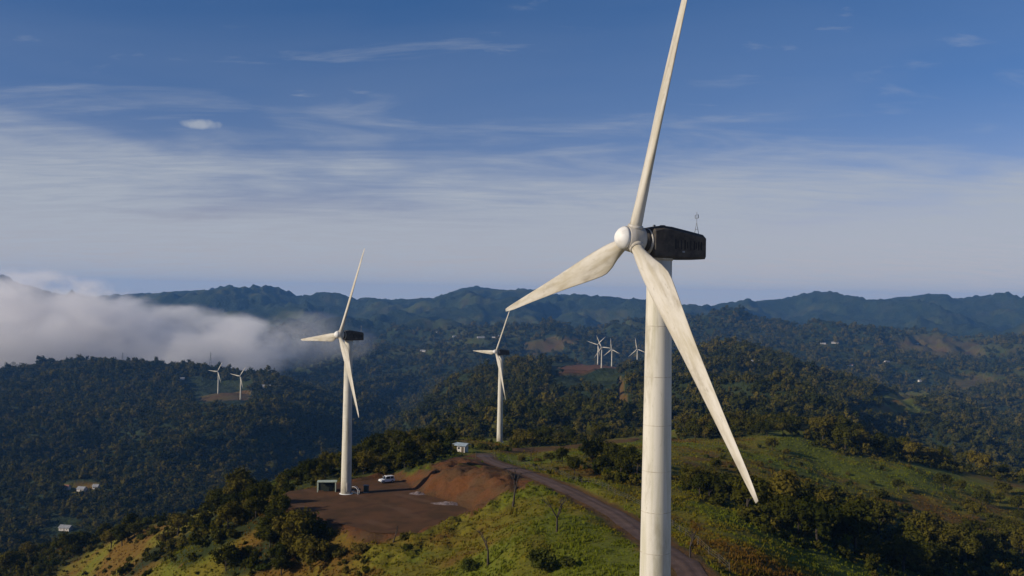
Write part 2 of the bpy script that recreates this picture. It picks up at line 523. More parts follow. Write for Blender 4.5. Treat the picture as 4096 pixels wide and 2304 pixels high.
_cd = np.concatenate([np.arange(100, 600, 1.0), np.geomspace(600, 9000, 1200)])
def cast(px, py):
    """first place on the ground seen at a picture position"""
    r = ray(px, py)
    q = _cd[:, None] * r[None]
    under = np.nonzero(H(q[:, 0], q[:, 1]) > q[:, 2])[0]
    if len(under) == 0:
        return None
    k = under[0]
    return np.array([q[k, 0], q[k, 1], float(H(q[k, 0], q[k, 1])[0])])

# ---- what covers the ground: bare soil, woodland floor, dry grass
fx_, fy_ = GX.ravel(), GY.ravel()
gpx, gpy = proj(fx_, np.maximum(fy_, 5), GZ.ravel())
sdp = poly_sd(fx_, fy_, PAD)
nz = fbm(fx_ / 9, fy_ / 9, 4)
bank_poly = [(400, 484), (425, 466), (455, 457), (478, 455), (500, 463), (535, 479), (522, 490), (505, 492), (470, 516), (415, 494)]
bank = in_poly(gpx, gpy, bank_poly) & (fy_ < 330)
soil = np.zeros(fx_.shape)
soil = np.where((fy_ < 400) & (sdp < 2.5 + 1.5 * nz), 1.0, soil)
soil = np.maximum(soil, bank * sstep(-0.75, -0.25, nz + 0.25) * 1.0)
rd, _rp = seg_dist(fx_, fy_, list(zip(_rx, _ry)))
soil = np.maximum(soil, (1 - sstep(3.2, 5.0 + 1.5 * nz, rd)) * 0.85)
soil = np.maximum(soil, 1 - sstep(5.5, 8, np.hypot(fx_ - T3[0], fy_ - T3[1]) / (1 + 0.3 * nz)))
track_poly = [(500, 449), (560, 446), (640, 437), (640, 441), (560, 451), (500, 453)]
soil = np.maximum(soil, (in_poly(gpx, gpy, track_poly) & (fy_ > 330) & (fy_ < 520)) * 0.8)
nb = fbm(fx_ / 45, fy_ / 45, 4)
red_poly = [(552, 374), (572, 365), (614, 363), (619, 371), (604, 378), (562, 380)]
soil = np.maximum(soil, (in_poly(gpx + 5 * nb, gpy + 2 * nb, red_poly) & (fy_ > 1500) & (fy_ < 2100)) * 1.0)
red2 = [(187, 388), (200, 382), (248, 388), (250, 400), (205, 402)]
soil = np.maximum(soil, (in_poly(gpx + 5 * nb, gpy + 2 * nb, red2) & (fy_ > 1500) & (fy_ < 1900)) * 0.6)
path_poly = [(618.5, 378), (622.5, 378), (628, 412), (621, 412)]
soil = np.maximum(soil, (in_poly(gpx + 4 * nb, gpy, path_poly) & (fy_ > 900) & (fy_ < 2000)) * 0.8)
brown_poly = [(525, 343), (545, 337), (577, 337), (576, 347), (540, 353), (520, 352)]
soil = np.maximum(soil, (in_poly(gpx + 6 * nb, gpy + 3 * nb, brown_poly) & (fy_ > 3000) & (fy_ < 4500)) * 0.55)
for bp_ in ([(885, 338), (935, 334), (980, 345), (990, 360), (900, 352)], [(718, 345), (745, 343), (765, 352), (730, 354)], [(940, 380), (985, 375), (1000, 385), (960, 392)]):
    soil = np.maximum(soil, (in_poly(gpx + 8 * nb, gpy + 4 * nb, bp_) & (fy_ > 2000) & (fy_ < 5200)) * 0.4)

# woodland: everything far except pasture patches, plus patches close by
pasture = sstep(0.12, 0.42, fbm(fx_ / 520 + 9, fy_ / 620 + 2, 4)) * sstep(2000, 3000, fy_)
wood = sstep(640, 760, fy_ + 60 * nb) * (1 - 0.32 * pasture)
clear = [[(860, 398), (920, 390), (935, 396), (905, 408)], [(860, 410), (905, 402), (930, 415), (890, 420)]]
for q in clear:
    wood = np.where(in_poly(gpx + 4 * nb, gpy + 2 * nb, q) & (fy_ > 900), 0.0, wood)
NEARWOOD = [
    [(-400, 470), (0, 470), (120, 500), (240, 500), (270, 520), (330, 540), (310, 560), (230, 576), (160, 560), (60, 620), (-400, 640)],
    [(262, 500), (300, 478), (345, 450), (380, 430), (420, 420), (455, 432), (455, 452), (430, 462), (404, 476), (380, 474), (320, 484), (290, 492)],
    [(515, 440), (640, 432), (640, 436), (560, 444), (515, 448)],
    [(586, 458), (600, 452), (640, 466), (640, 486), (610, 482)],
    [(682, 484), (705, 478), (738, 492), (740, 508), (700, 500)],
    [(740, 500), (800, 488), (850, 500), (905, 520), (960, 545), (1060, 520), (1400, 560), (1400, 640), (900, 640), (860, 560), (790, 545), (745, 520)],
    [(805, 440), (850, 418), (930, 425), (1000, 455), (1040, 478), (1040, 486), (960, 470), (900, 462), (840, 452)],
    [(680, 418), (760, 408), (830, 412), (835, 424), (780, 430), (740, 436), (680, 436)]]
nwm = np.zeros(fx_.shape)
for q in NEARWOOD:
    nwm = np.maximum(nwm, 1 - sstep(-3, 5, poly_sd(gpx + 5 * nb, gpy + 3 * nb, q)))
GAPS = [[(30, 590), (62, 562), (120, 537), (190, 512), (215, 508), (205, 522), (150, 548), (115, 590)], [(150, 590), (215, 545), (262, 523), (275, 532), (225, 560), (205, 590)], [(60, 488), (100, 487), (104, 495), (62, 497)]]
gapm = np.zeros(fx_.shape)
for q in GAPS:
    gapm = np.maximum(gapm, 1 - sstep(-2, 4, poly_sd(gpx + 6 * nb, gpy + 4 * nb, q)))
gapm *= (fy_ > 150) & (fy_ < 1200)
wood *= 1 - gapm
nwm *= 1 - gapm
wood = np.maximum(wood, nwm * (fy_ < 760) * (fy_ > 120) * 0.9)
wood = wood * (1 - np.clip(soil * 1.2, 0, 1))
dry = np.clip(0.36 + 0.8 * fbm(fx_ / 55 + 4, fy_ / 55, 4) + 0.25 * nz, 0, 1)
dry = np.where(in_poly(gpx, gpy, [(690, 520), (760, 560), (860, 600), (690, 600)]) & (fy_ < 260), np.clip(dry + 0.35, 0, 1), dry)
dry = np.where(in_poly(gpx, gpy, [(-50, 490), (275, 490), (330, 530), (420, 600), (-50, 640)]) & (fy_ < 600), np.clip(dry + 0.38, 0, 1), dry)
dry = np.where(in_poly(gpx, gpy, [(540, 500), (640, 545), (640, 600), (560, 600)]) & (fy_ < 240), dry * 0.45, dry)

nr, nc = GX.shape
idx = np.arange(nr * nc).reshape(nr, nc)
quads = np.stack([idx[:-1, :-1], idx[:-1, 1:], idx[1:, 1:], idx[1:, :-1]], -1).reshape(-1, 4)
def fast_mesh(name, verts, quads, k=4):
    me = bpy.data.meshes.new(name)
    me.vertices.add(len(verts)); me.vertices.foreach_set('co', np.asarray(verts, np.float32).ravel())
    me.loops.add(len(quads) * k); me.loops.foreach_set('vertex_index', np.asarray(quads, np.int32).ravel())
    me.polygons.add(len(quads)); me.polygons.foreach_set('loop_start', np.arange(0, len(quads) * k, k, dtype=np.int32))
    me.update(calc_edges=True)
    return me
tme = fast_mesh('terrain', np.stack([fx_, fy_, GZ.ravel()], 1), quads)
tme.polygons.foreach_set('use_smooth', np.ones(len(quads), bool))
ca = tme.color_attributes.new('cover', 'FLOAT_COLOR', 'POINT')
ca.data.foreach_set('color', np.stack([soil, wood, dry, sstep(500, 900, fy_)], 1).astype(np.float32).ravel())

GRASS_A, GRASS_B, GRASS_C = (0.104, 0.118, 0.009), (0.132, 0.110, 0.010), (0.122, 0.064, 0.010)
def terrain_mat():
    mt = bpy.data.materials.new('hillside ground')
    mt.use_nodes = True
    nt, ln = mt.node_tree.nodes, mt.node_tree.links
    bs = nt['Principled BSDF']
    bs.inputs['Roughness'].default_value = 0.95
    bs.inputs['Specular IOR Level'].default_value = 0.1
    at = N(nt, 'ShaderNodeAttribute', attribute_name='cover')
    sep = nt.new('ShaderNodeSeparateColor'); ln.new(at.outputs['Color'], sep.inputs[0])
    geo = nt.new('ShaderNodeNewGeometry')
    def noise(s, det, rough=0.6):
        q = N(nt, 'ShaderNodeTexNoise', ins={'Scale': s, 'Detail': float(det), 'Roughness': rough})
        ln.new(geo.outputs['Position'], q.inputs['Vector'])
        return q.outputs['Fac']
    def mixc(f, a, b):
        q = N(nt, 'ShaderNodeMix', data_type='RGBA')
        ln.new(f, q.inputs['Factor']) if not isinstance(f, float) else setattr(q.inputs['Factor'], 'default_value', f)
        for k, s in (('A', a), ('B', b)):
            if isinstance(s, tuple): q.inputs[k].default_value = (*s, 1)
            else: ln.new(s, q.inputs[k])
        return q.outputs['Result']
    fine, med, big, huge = noise(1.3, 6, 0.7), noise(0.16, 5), noise(0.02, 5), noise(0.0035, 6)
    dryf = mathn(nt, ln, 'ADD', sep.outputs[2], mathn(nt, ln, 'MULTIPLY', mathn(nt, ln, 'SUBTRACT', med, 0.5), 1.2))
    g = mixc(smooth(nt, ln, dryf, 0.1, 0.55), GRASS_A, GRASS_B)
    g = mixc(smooth(nt, ln, dryf, 0.55, 1.0), g, GRASS_C)
    g = mixc(smooth(nt, ln, fine, 0.35, 0.62, 0.55, 0.0), g, (0.055, 0.048, 0.010))
    w = mixc(smooth(nt, ln, big, 0.35, 0.65), (0.013, 0.021, 0.007), (0.025, 0.033, 0.010))
    w = mixc(smooth(nt, ln, huge, 0.50, 0.75, 0.0, 0.6), w, (0.048, 0.041, 0.016))
    w = mixc(smooth(nt, ln, med, 0.55, 0.75, 0.0, 0.6), w, (0.015, 0.02, 0.007))
    s = mixc(smooth(nt, ln, med, 0.35, 0.65), (0.108, 0.043, 0.015), (0.074, 0.041, 0.018))
    s = mixc(smooth(nt, ln, fine, 0.45, 0.7, 0.0, 0.5), s, (0.058, 0.024, 0.009))
    colr = mixc(sep.outputs[1], g, w)
    colr = mixc(sep.outputs[0], colr, s)
    ln.new(colr, bs.inputs['Base Color'])
    hb = mathn(nt, ln, 'ADD', mathn(nt, ln, 'MULTIPLY', fine, 0.35), mathn(nt, ln, 'MULTIPLY', med, 1.2))
    hw = mathn(nt, ln, 'MULTIPLY', mathn(nt, ln, 'ADD', noise(0.07, 4), mathn(nt, ln, 'MULTIPLY', big, 2.0)), mathn(nt, ln, 'MULTIPLY', mathn(nt, ln, 'MULTIPLY', sep.outputs[1], at.outputs['Alpha']), 9.0))
    bp = N(nt, 'ShaderNodeBump', ins={'Strength': 0.75, 'Distance': 1.0})
    ln.new(mathn(nt, ln, 'ADD', hb, hw), bp.inputs['Height'])
    ln.new(bp.outputs[0], bs.inputs['Normal'])
    return mt
tme.materials.append(terrain_mat())
terrain = link(bpy.data.objects.new('terrain', tme))
tag(terrain, kind='structure')

def sheet(name, poly, z, material, lift):
    cx, cy = np.mean([p[0] for p in poly]), np.mean([p[1] for p in poly])
    rings = []
    mb = MB()
    k = len(poly)
    vs, fs = [], []
    fr = (1.0, 0.75, 0.5, 0.25)
    for f in fr:
        for (x, y) in poly:
            vs.append((cx + (x - cx) * f, cy + (y - cy) * f, z + lift))
    vs.append((cx, cy, z + lift))
    for r in range(len(fr) - 1):
        for i in range(k):
            fs.append((r * k + i, r * k + (i + 1) % k, (r + 1) * k + (i + 1) % k, (r + 1) * k + i))
    for i in range(k):
        fs.append(((len(fr) - 1) * k + i, (len(fr) - 1) * k + (i + 1) % k, len(vs) - 1))
    return mesh_obj(name, vs, fs, material)

def jag(poly, amp, k=5, seed=3):
    r = random.Random(seed)
    out = []
    for i in range(len(poly)):
        a, b = poly[i], poly[(i + 1) % len(poly)]
        for s in range(k):
            t = s / k
            out.append((a[0] + (b[0] - a[0]) * t + r.uniform(-amp, amp), a[1] + (b[1] - a[1]) * t + r.uniform(-amp, amp)))
    return out
M_PAD = mat('packed brown gravel', (0.096, 0.046, 0.020), 0.95, (0.064, 0.035, 0.015), 0.13, 8, bump=0.5, bscale=2.5, spec=0.1, lo=0.4, hi=0.62)
M_ROAD = mat('road gravel', (0.096, 0.062, 0.050), 0.95, (0.064, 0.041, 0.030), 0.35, 7, bump=0.5, bscale=3.0, spec=0.1)
def tyre_tracks(mt):
    nt, ln = mt.node_tree.nodes, mt.node_tree.links
    bs = nt['Principled BSDF']; src = bs.inputs['Base Color'].links[0].from_socket
    tc = nt.new('ShaderNodeTexCoord')
    for rz, sc, colr, top in ((R_(35), 0.045, (0.058, 0.030, 0.016), 0.6), (R_(-32), 0.035, (0.125, 0.070, 0.042), 0.5)):
        mp = N(nt, 'ShaderNodeMapping', ins={'Rotation': (0, 0, rz)}); ln.new(tc.outputs['Object'], mp.inputs['Vector'])
        wv = N(nt, 'ShaderNodeTexWave', ins={'Scale': sc, 'Distortion': 16.0, 'Detail': 3.0, 'Detail Scale': 0.22}); ln.new(mp.outputs[0], wv.inputs['Vector'])
        nm = N(nt, 'ShaderNodeTexNoise', ins={'Scale': 0.12, 'Detail': 4.0}); ln.new(mp.outputs[0], nm.inputs['Vector'])
        mx = N(nt, 'ShaderNodeMix', data_type='RGBA'); mx.inputs['B'].default_value = (*colr, 1)
        ln.new(mathn(nt, ln, 'MULTIPLY', smooth(nt, ln, wv.outputs['Fac'], 0.72, 0.98, 0.0, top), smooth(nt, ln, nm.outputs['Fac'], 0.45, 0.62)), mx.inputs['Factor']); ln.new(src, mx.inputs['A'])
        src = mx.outputs['Result']
    ln.new(src, bs.inputs['Base Color'])
tyre_tracks(M_PAD)
tag(sheet('turbine_pad', jag(PAD, 0.5), PADZ, M_PAD, 0.10), kind='structure')
tag(sheet('turbine_pad', jag(PAD1, 0.3), float(T1[2]), M_ROAD, 0.12), kind='structure')
# road strip with a slight crown
vs, fs = [], []
dirs = np.gradient(np.stack([_rx, _ry], 1), axis=0)
prof = [(-2.6, 0.02), (-1.9, 0.09), (-1.35, 0.08), (-0.75, 0.08), (-0.3, 0.15), (0.3, 0.15), (0.75, 0.08), (1.35, 0.08), (1.9, 0.09), (2.6, 0.02)]
for i in range(len(_rx)):
    tdir = dirs[i] / np.linalg.norm(dirs[i]); nrm = np.array([tdir[1], -tdir[0]])
    for o_, z_ in prof:
        w_ = o_ * 0.86 * (1 + 0.07 * math.sin(i * 1.7) + 0.06 * math.sin(i * 0.6))
        vs.append((_rx[i] + nrm[0] * w_, _ry[i] + nrm[1] * w_, max(_rz[i], float(H(_rx[i] + nrm[0] * w_, _ry[i] + nrm[1] * w_)[0])) + z_ + 0.06))
k = len(prof)
for i in range(len(_rx) - 1):
    for j in range(k - 1):
        fs.append((i * k + j, i * k + j + 1, (i + 1) * k + j + 1, (i + 1) * k + j))
rd_o = tag(mesh_obj('road', vs, fs, M_ROAD.copy(), smooth_=True), kind='structure')
ra = rd_o.data.color_attributes.new('wear', 'FLOAT_COLOR', 'POINT')
wv_ = [0.0, 0.25, 1.0, 1.0, 0.15, 0.15, 1.0, 1.0, 0.25, 0.0]
ra.data.foreach_set('color', np.array([[q * random.uniform(.6, 1), 0, 0, 1] for _ in range(len(_rx)) for q in wv_], np.float32).ravel())
_nt = rd_o.data.materials[0].node_tree
_at = N(_nt.nodes, 'ShaderNodeAttribute', attribute_name='wear')
_mx = N(_nt.nodes, 'ShaderNodeMix', data_type='RGBA')
_bs = _nt.nodes['Principled BSDF']
_src = _bs.inputs['Base Color'].links[0].from_socket
_nt.links.new(_src, _mx.inputs['A']); _mx.inputs['B'].default_value = (0.150, 0.100, 0.082, 1)
_nt.links.new(_at.outputs['Fac'], _mx.inputs['Factor']); _nt.links.new(_mx.outputs['Result'], _bs.inputs['Base Color'])

# ------------------------------------------------------------------ wind turbines
def paint(name, base, streak, dark, vert=True):
    """weathered cream paint: long streaks, stains and fine speckle"""
    if name in MATS: return MATS[name]
    mt = bpy.data.materials.new(name); mt.use_nodes = True
    nt, ln = mt.node_tree.nodes, mt.node_tree.links
    bs = nt['Principled BSDF']
    bs.inputs['Roughness'].default_value = 0.62
    bs.inputs['Specular IOR Level'].default_value = 0.25
    tc = nt.new('ShaderNodeTexCoord')
    def noise(sc, det, lo, hi, top):
        mp = N(nt, 'ShaderNodeMapping', ins={'Scale': sc}); ln.new(tc.outputs['Object'], mp.inputs['Vector'])
        q = N(nt, 'ShaderNodeTexNoise', ins={'Scale': 1.0, 'Detail': float(det), 'Roughness': 0.65}); ln.new(mp.outputs[0], q.inputs['Vector'])
        return smooth(nt, ln, q.outputs['Fac'], lo, hi, 0.0, top)
    def mixc(f, a, b):
        q = N(nt, 'ShaderNodeMix', data_type='RGBA'); ln.new(f, q.inputs['Factor'])
        for kk, sx in (('A', a), ('B', b)):
            if isinstance(sx, tuple): q.inputs[kk].default_value = (*sx, 1)
            else: ln.new(sx, q.inputs[kk])
        return q.outputs['Result']
    zs = 0.10 if vert else 0.22
    colr = mixc(noise((1.6, 1.6, zs), 6, 0.38, 0.68, 0.85), base, streak)
    colr = mixc(noise((0.5, 0.5, 0.16), 5, 0.48, 0.70, 0.62), colr, dark)
    colr = mixc(noise((6, 6, 1.2), 5, 0.60, 0.72, 0.5), colr, dark)
    ln.new(colr, bs.inputs['Base Color'])
    MATS[name] = mt
    return mt
M_TOWER = paint('weathered cream tower paint', (0.53, 0.50, 0.43), (0.40, 0.375, 0.28), (0.23, 0.20, 0.13))
M_BLADE = paint('stained blade coating', (0.47, 0.44, 0.38), (0.34, 0.30, 0.215), (0.15, 0.12, 0.07), False)
M_HUB = paint('grey white hub paint', (0.47, 0.44, 0.39), (0.37, 0.34, 0.28), (0.20, 0.17, 0.13), False)
M_CAP = mat('white spinner cap', (0.66, 0.65, 0.62), 0.5, (0.55, 0.53, 0.49), 1.2, 4)
M_NAC = mat('dark weathered nacelle', (0.036, 0.032, 0.029), 0.75, (0.070, 0.060, 0.050), 1.6, 7, spec=0.2)
M_NACM = mat('faded dark lettering', (0.012, 0.012, 0.014), 0.8)
M_SEAM = mat('dirty weld seam', (0.47, 0.43, 0.35), 0.8, (0.32, 0.28, 0.21), 3.0)
M_STEEL = mat('grey steel', (0.20, 0.21, 0.22), 0.5, metal=0.6)
M_WHITE = mat('white painted metal', (0.70, 0.70, 0.68), 0.5)

def blade_mesh(name, nspan=22, nsec=14):
    rs = np.concatenate([[0.75, 1.5, 2.2, 3.0, 4.0, 5.0, 5.8], np.linspace(6.8, 24.0, nspan - 7)])
    rings = []
    for r in rs:
        ch = np.interp(r, [0.75, 1.5, 3.0, 4.3, 5.4, 7.0, 12, 18, 22.5, 24], [0.92, 0.94, 1.50, 2.05, 2.22, 2.08, 1.52, 0.96, 0.60, 0.30])
        th = np.interp(r, [0.75, 1.5, 3.0, 5.4, 8, 14, 20, 24], [0.95, 0.95, 0.80, 0.60, 0.44, 0.24, 0.12, 0.05])
        rd_ = float(np.interp(r, [0.75, 1.5, 4.6], [1, 1, 0]))
        be = R_(np.interp(r, [0.75, 5, 12, 24], [24, 20, 9, 1.5]))
        ring = []
        for i in range(nsec):
            a = 2 * PI * i / nsec
            cx_, cy_ = 0.5 * ch * math.cos(a), 0.5 * th * math.sin(a)
            s_ = 0.5 * (1 - math.cos(a))                      # 0 at trailing edge, 1 at leading edge
            ax = 0.70 * ch - ch * s_
            ay = 0.5 * th * math.sin(a) * (1.5 * math.sqrt(max(s_, 0)) * 0.9 + 0.08)
            x_, y_ = cx_ * rd_ + ax * (1 - rd_), cy_ * rd_ + ay * (1 - rd_)
            # local x = towards trailing edge in the rotor plane, local y = down wind
            ring.append((x_ * math.cos(be) - y_ * math.sin(be), x_ * math.sin(be) + y_ * math.cos(be), r))
        rings.append(ring)
    mb = MB(); mb.loft(rings)
    me = bpy.data.meshes.new(name)
    me.from_pydata(mb.v, [], mb.f); me.materials.append(M_BLADE)
    me.polygons.foreach_set('use_smooth', [True] * len(me.polygons)); me.update()
    return me

BLADE_HI, BLADE_LO = blade_mesh('blade', 26, 18), blade_mesh('blade', 10, 8)
TILT = R_(4)
def turbine(base, yaw, phase, label, group, detail=2):
    t = empty('wind_turbine', tuple(base), -R_(yaw), label, 'wind turbine', group)
    # tower
    seg = 40 if detail == 2 else 12
    zb, zt, rb, rt = -0.6, HUBH - 1.25, 1.36, 0.98
    rings = []
    for k in range(13):
        f = k / 12
        rings.append([((rb + (rt - rb) * f) * math.cos(2 * PI * i / seg), (rb + (rt - rb) * f) * math.sin(2 * PI * i / seg), zb + (zt - zb) * f) for i in range(seg)])
    mb = MB(); mb.loft(rings); tw = mb.build('tower', M_TOWER, t, True)
    if detail >= 1:
        for zz in ((4.2, 8.4, 12.6, 16.2, 19.4, 22.6, 26.2, 30.0, 34.0) if detail == 2 else (12.6, 26.2)):
            r0 = rb + (rt - rb) * (zz - zb) / (zt - zb)
            mb = MB(); mb.loft([[(r_ * math.cos(2 * PI * i / seg), r_ * math.sin(2 * PI * i / seg), zz + dz) for i in range(seg)] for r_, dz in ((r0 - .05, -.035), (r0 + .006, -.026), (r0 + .006, .026), (r0 - .05, .035))])
            mb.build('seam', M_SEAM, tw, True)
        mb = MB(); mb.loft([[(r_ * math.cos(2 * PI * i / seg), r_ * math.sin(2 * PI * i / seg), z_) for i in range(seg)] for r_, z_ in ((1.5, -.5), (1.75, -.4), (1.75, 0.12), (1.45, 0.2))])
        mb.build('base_ring', M_WHITE, tw)
        mb = MB(); mb.box((1.25, 0.0, 1.9), (0.3, 0.95, 2.1)); mb.build('door', M_HUB, tw)
    # nacelle: local -Y is up wind. Section outline runs round the nacelle at stations along Y
    nac = empty('nacelle_root', (0, 0, 0)) if False else None
    st = [(-1.18, 1.05, -1.02, 1.06), (-1.10, 1.16, -1.20, 1.14), (-0.35, 1.20, -1.25, 1.30), (0.6, 1.20, -1.27, 1.24), (2.3, 1.14, -1.28, 0.96), (3.62, 1.06, -1.24, 0.74), (3.70, 1.03, -1.20, 0.71)]
    rings = []
    for y_, w_, z0, z1 in st:
        b_ = 0.12
        o = [(-w_ + b_, z0), (w_ - b_, z0), (w_, z0 + b_ * 1.4), (w_, z1 - 0.30), (w_ - 0.40, z1), (-w_ + 0.40, z1), (-w_, z1 - 0.30), (-w_, z0 + b_ * 1.4)]
        rings.append([(px_, y_, HUBH + z_) for px_, z_ in o])
    mb = MB(); mb.loft(rings); nb_ = mb.build('nacelle', M_NAC, t)
    if detail >= 1:
        mb = MB(); mb.loft([[(r_ * math.cos(2 * PI * i / 24), y_, HUBH + 0.02 + r_ * math.sin(2 * PI * i / 24)) for i in range(24)] for r_, y_ in ((0.9, -1.34), (1.07, -1.32), (1.07, -1.22), (0.9, -1.18))]); mb.build('front_ring', M_HUB, nb_, True)
        mb = MB(); mb.loft([[(r_ * math.cos(2 * PI * i / 24), r_ * math.sin(2 * PI * i / 24), HUBH + z_) for i in range(24)] for r_, z_ in ((1.06, -1.42), (1.06, -1.2))]); mb.build('yaw_ring', M_SEAM, nb_, True)
    if detail == 2:
        # anemometer mast at the rear: two splayed feet, pole, cross bar with two sensors
        mb = MB(); z0 = HUBH + 0.76; ym = 3.50
        mb.tube((-0.25, ym - .05, z0), (0, ym, z0 + 1.0), 0.022, n=6).tube((0.3, ym, z0), (0, ym, z0 + 1.0), 0.022, n=6).tube((-0.18, ym - .04, z0 + 0.45), (0.2, ym, z0 + 0.45), 0.018, n=6).tube((0, ym, z0 + 0.9), (0, ym, z0 + 1.85), 0.02, n=6)
        mb.tube((-0.22, ym, z0 + 1.35), (0.22, ym, z0 + 1.35), 0.018, n=6).tube((-0.22, ym, z0 + 1.35), (-0.22, ym, z0 + 1.62), 0.03, n=6).tube((0.22, ym, z0 + 1.35), (0.22, ym, z0 + 1.62), 0.03, n=6).tube((-0.22, ym, z0 + 1.62), (0.22, ym, z0 + 1.62), 0.016, n=6)
        mb.build('anemometer_mast', M_STEEL, nb_)
        mb = MB(); mb.box((0.35, 0.0, HUBH + 1.29), (0.3, 0.35, 0.14)); mb.build('roof_vent', M_NAC, nb_)
        mb = MB(); mb.box((-0.2, -0.42, HUBH + 1.26), (0.16, 0.16, 0.3)); mb.build('roof_light', M_STEEL, nb_)
        # lift lugs, faded strokes of lettering on the flank, small pale hatch
        for q, (y_, hgt) in enumerate([(0.7, .75), (0.92, .55), (1.25, .75), (1.6, .75), (1.82, .5), (2.15, .75), (2.5, .7), (2.7, .5), (2.95, .7), (3.2, .65)]):
            wl_ = 1.203 - max(0, (y_ - 0.6)) * 0.042
            mb = MB(); mb.box((wl_ + 0.004, y_, HUBH - 0.12 - 0.03 * y_), (0.02, 0.085 if q % 3 else 0.13, hgt)); mb.build('lettering_stroke', M_NACM, nb_)
        for q_, zz in enumerate((0.62, 0.36, -0.62, -0.88)):
            mb = MB(); mb.add([(1.205, -0.3, HUBH + zz - .02), (1.215, -0.3, HUBH + zz + .02), (1.04, 3.5, HUBH + zz * 0.8 + .02), (1.03, 3.5, HUBH + zz * 0.8 - .02), (1.235, -0.3, HUBH + zz - .02), (1.235, -0.3, HUBH + zz + .02), (1.085, 3.5, HUBH + zz * 0.8 + .02), (1.085, 3.5, HUBH + zz * 0.8 - .02)], [(0, 1, 2, 3), (4, 7, 6, 5), (0, 4, 5, 1), (1, 5, 6, 2), (2, 6, 7, 3), (3, 7, 4, 0)]); mb.build('flank_rib', M_NAC, nb_)
        mb = MB(); mb.box((1.20, 1.45, HUBH - 0.72), (0.03, 0.22, 0.12)); mb.build('hatch_plate', M_STEEL, nb_)
    # hub and spinner along the tilted shaft
    nvec = Vector((0, -math.cos(TILT), math.sin(TILT)))
    vvec = Vector((0, math.sin(TILT), math.cos(TILT)))
    uvec = Vector((1, 0, 0))
    hc = Vector((0, -OVER, HUBH + 0.2))
    sg = 24 if detail == 2 else 10
    def ring(off, r_):
        return [tuple(hc + nvec * off + uvec * (r_ * math.cos(2 * PI * i / sg)) + vvec * (r_ * math.sin(2 * PI * i / sg))) for i in range(sg)]
    mb = MB(); mb.loft([ring(-1.30, 0.84), ring(-1.2, 0.94), ring(-0.74, 0.99)]); mb.build('hub_neck_shaded', M_NAC, t, True)  # rear of the hub, its shade painted in with the dark nacelle colour
    mb = MB(); mb.loft([ring(-0.76, 0.90), ring(-0.72, 1.0), ring(-0.5, 1.03), ring(0.1, 1.06), ring(0.62, 0.98), ring(0.72, 0.92)]); hb_ = mb.build('hub', M_HUB, t, True)
    mb = MB(); mb.loft([ring(0.74, 0.93), ring(0.95, 0.88), ring(1.2, 0.72), ring(1.4, 0.48), ring(1.5, 0.22), ring(1.53, 0.03)]); mb.build('spinner_cap', M_CAP, hb_, True)
    for k in range(3):
        th = R_(phase + 120 * k)
        bdir = vvec * math.cos(th) + uvec * math.sin(th)
        te = vvec * math.sin(th) - uvec * math.cos(th)
        back = -nvec
        mtx = Matrix((te, back, bdir)).transposed().to_4x4()
        mtx.translation = hc
        b = bpy.data.objects.new('blade', BLADE_HI if detail == 2 else BLADE_LO)
        link(b, t)
        b.matrix_local = mtx
        if detail >= 1:
            mb = MB(); mb.loft([[(r_ * math.cos(2 * PI * i / 20), r_ * math.sin(2 * PI * i / 20), z_) for i in range(20)] for r_, z_ in ((0.60, 0.86), (0.60, 1.10), (0.50, 1.14))]); mb.build('blade_collar', M_HUB, b, True)
    return t

turbine(T1, 65.6, 15.6, 'tall cream wind turbine in the foreground with a dark nacelle', 'wind turbines', 2)
turbine(T2, 54.0, 24.5, 'wind turbine standing on the brown gravel pad beside the white car', 'wind turbines', 2)
turbine(T3, 62.3, 28.0, 'wind turbine behind the guard house at the end of the road', 'wind turbines', 1)
far_lab = ['leftmost of the far turbines beside the red soil clearing', 'far turbine standing nearest on the red soil clearing, second from its left', 'far turbine at the right end of the red soil clearing', 'lone far turbine just left of the foreground tower',
           'left one of the distant turbine pair on the dark wooded hill below the cloud', 'right one of the distant turbine pair on the dark wooded hill below the cloud']
for (a, b, d, yw, ph), q, lb in zip(FAR_T, FAR_P, far_lab):
    z = float(H(q[0], q[1])[0])
    turbine((q[0], q[1], min(z, q[2]) + 0.3), yw, ph, lb, 'wind turbines', 0)

# ------------------------------------------------------------------ haze: the air itself
def haze():
    mt = bpy.data.materials.new('hazy air'); mt.use_nodes = True
    nt, ln = mt.node_tree.nodes, mt.node_tree.links
    nt.clear()
    pv = N(nt, 'ShaderNodeVolumePrincipled', ins={'Color': (0.19, 0.47, 1.0, 1), 'Density': HAZE, 'Anisotropy': 0.0})
    out = nt.new('ShaderNodeOutputMaterial'); ln.new(pv.outputs[0], out.inputs['Volume'])
    mb = MB(); zlo = float(GZ.min()) - 2
    mb.box((0, 6700, (zlo + 165) / 2), (27000, 16000, 165 - zlo))
    o = mb.build('haze', mt)
    tag(o, kind='stuff')
HAZE = 4.7e-5
haze()

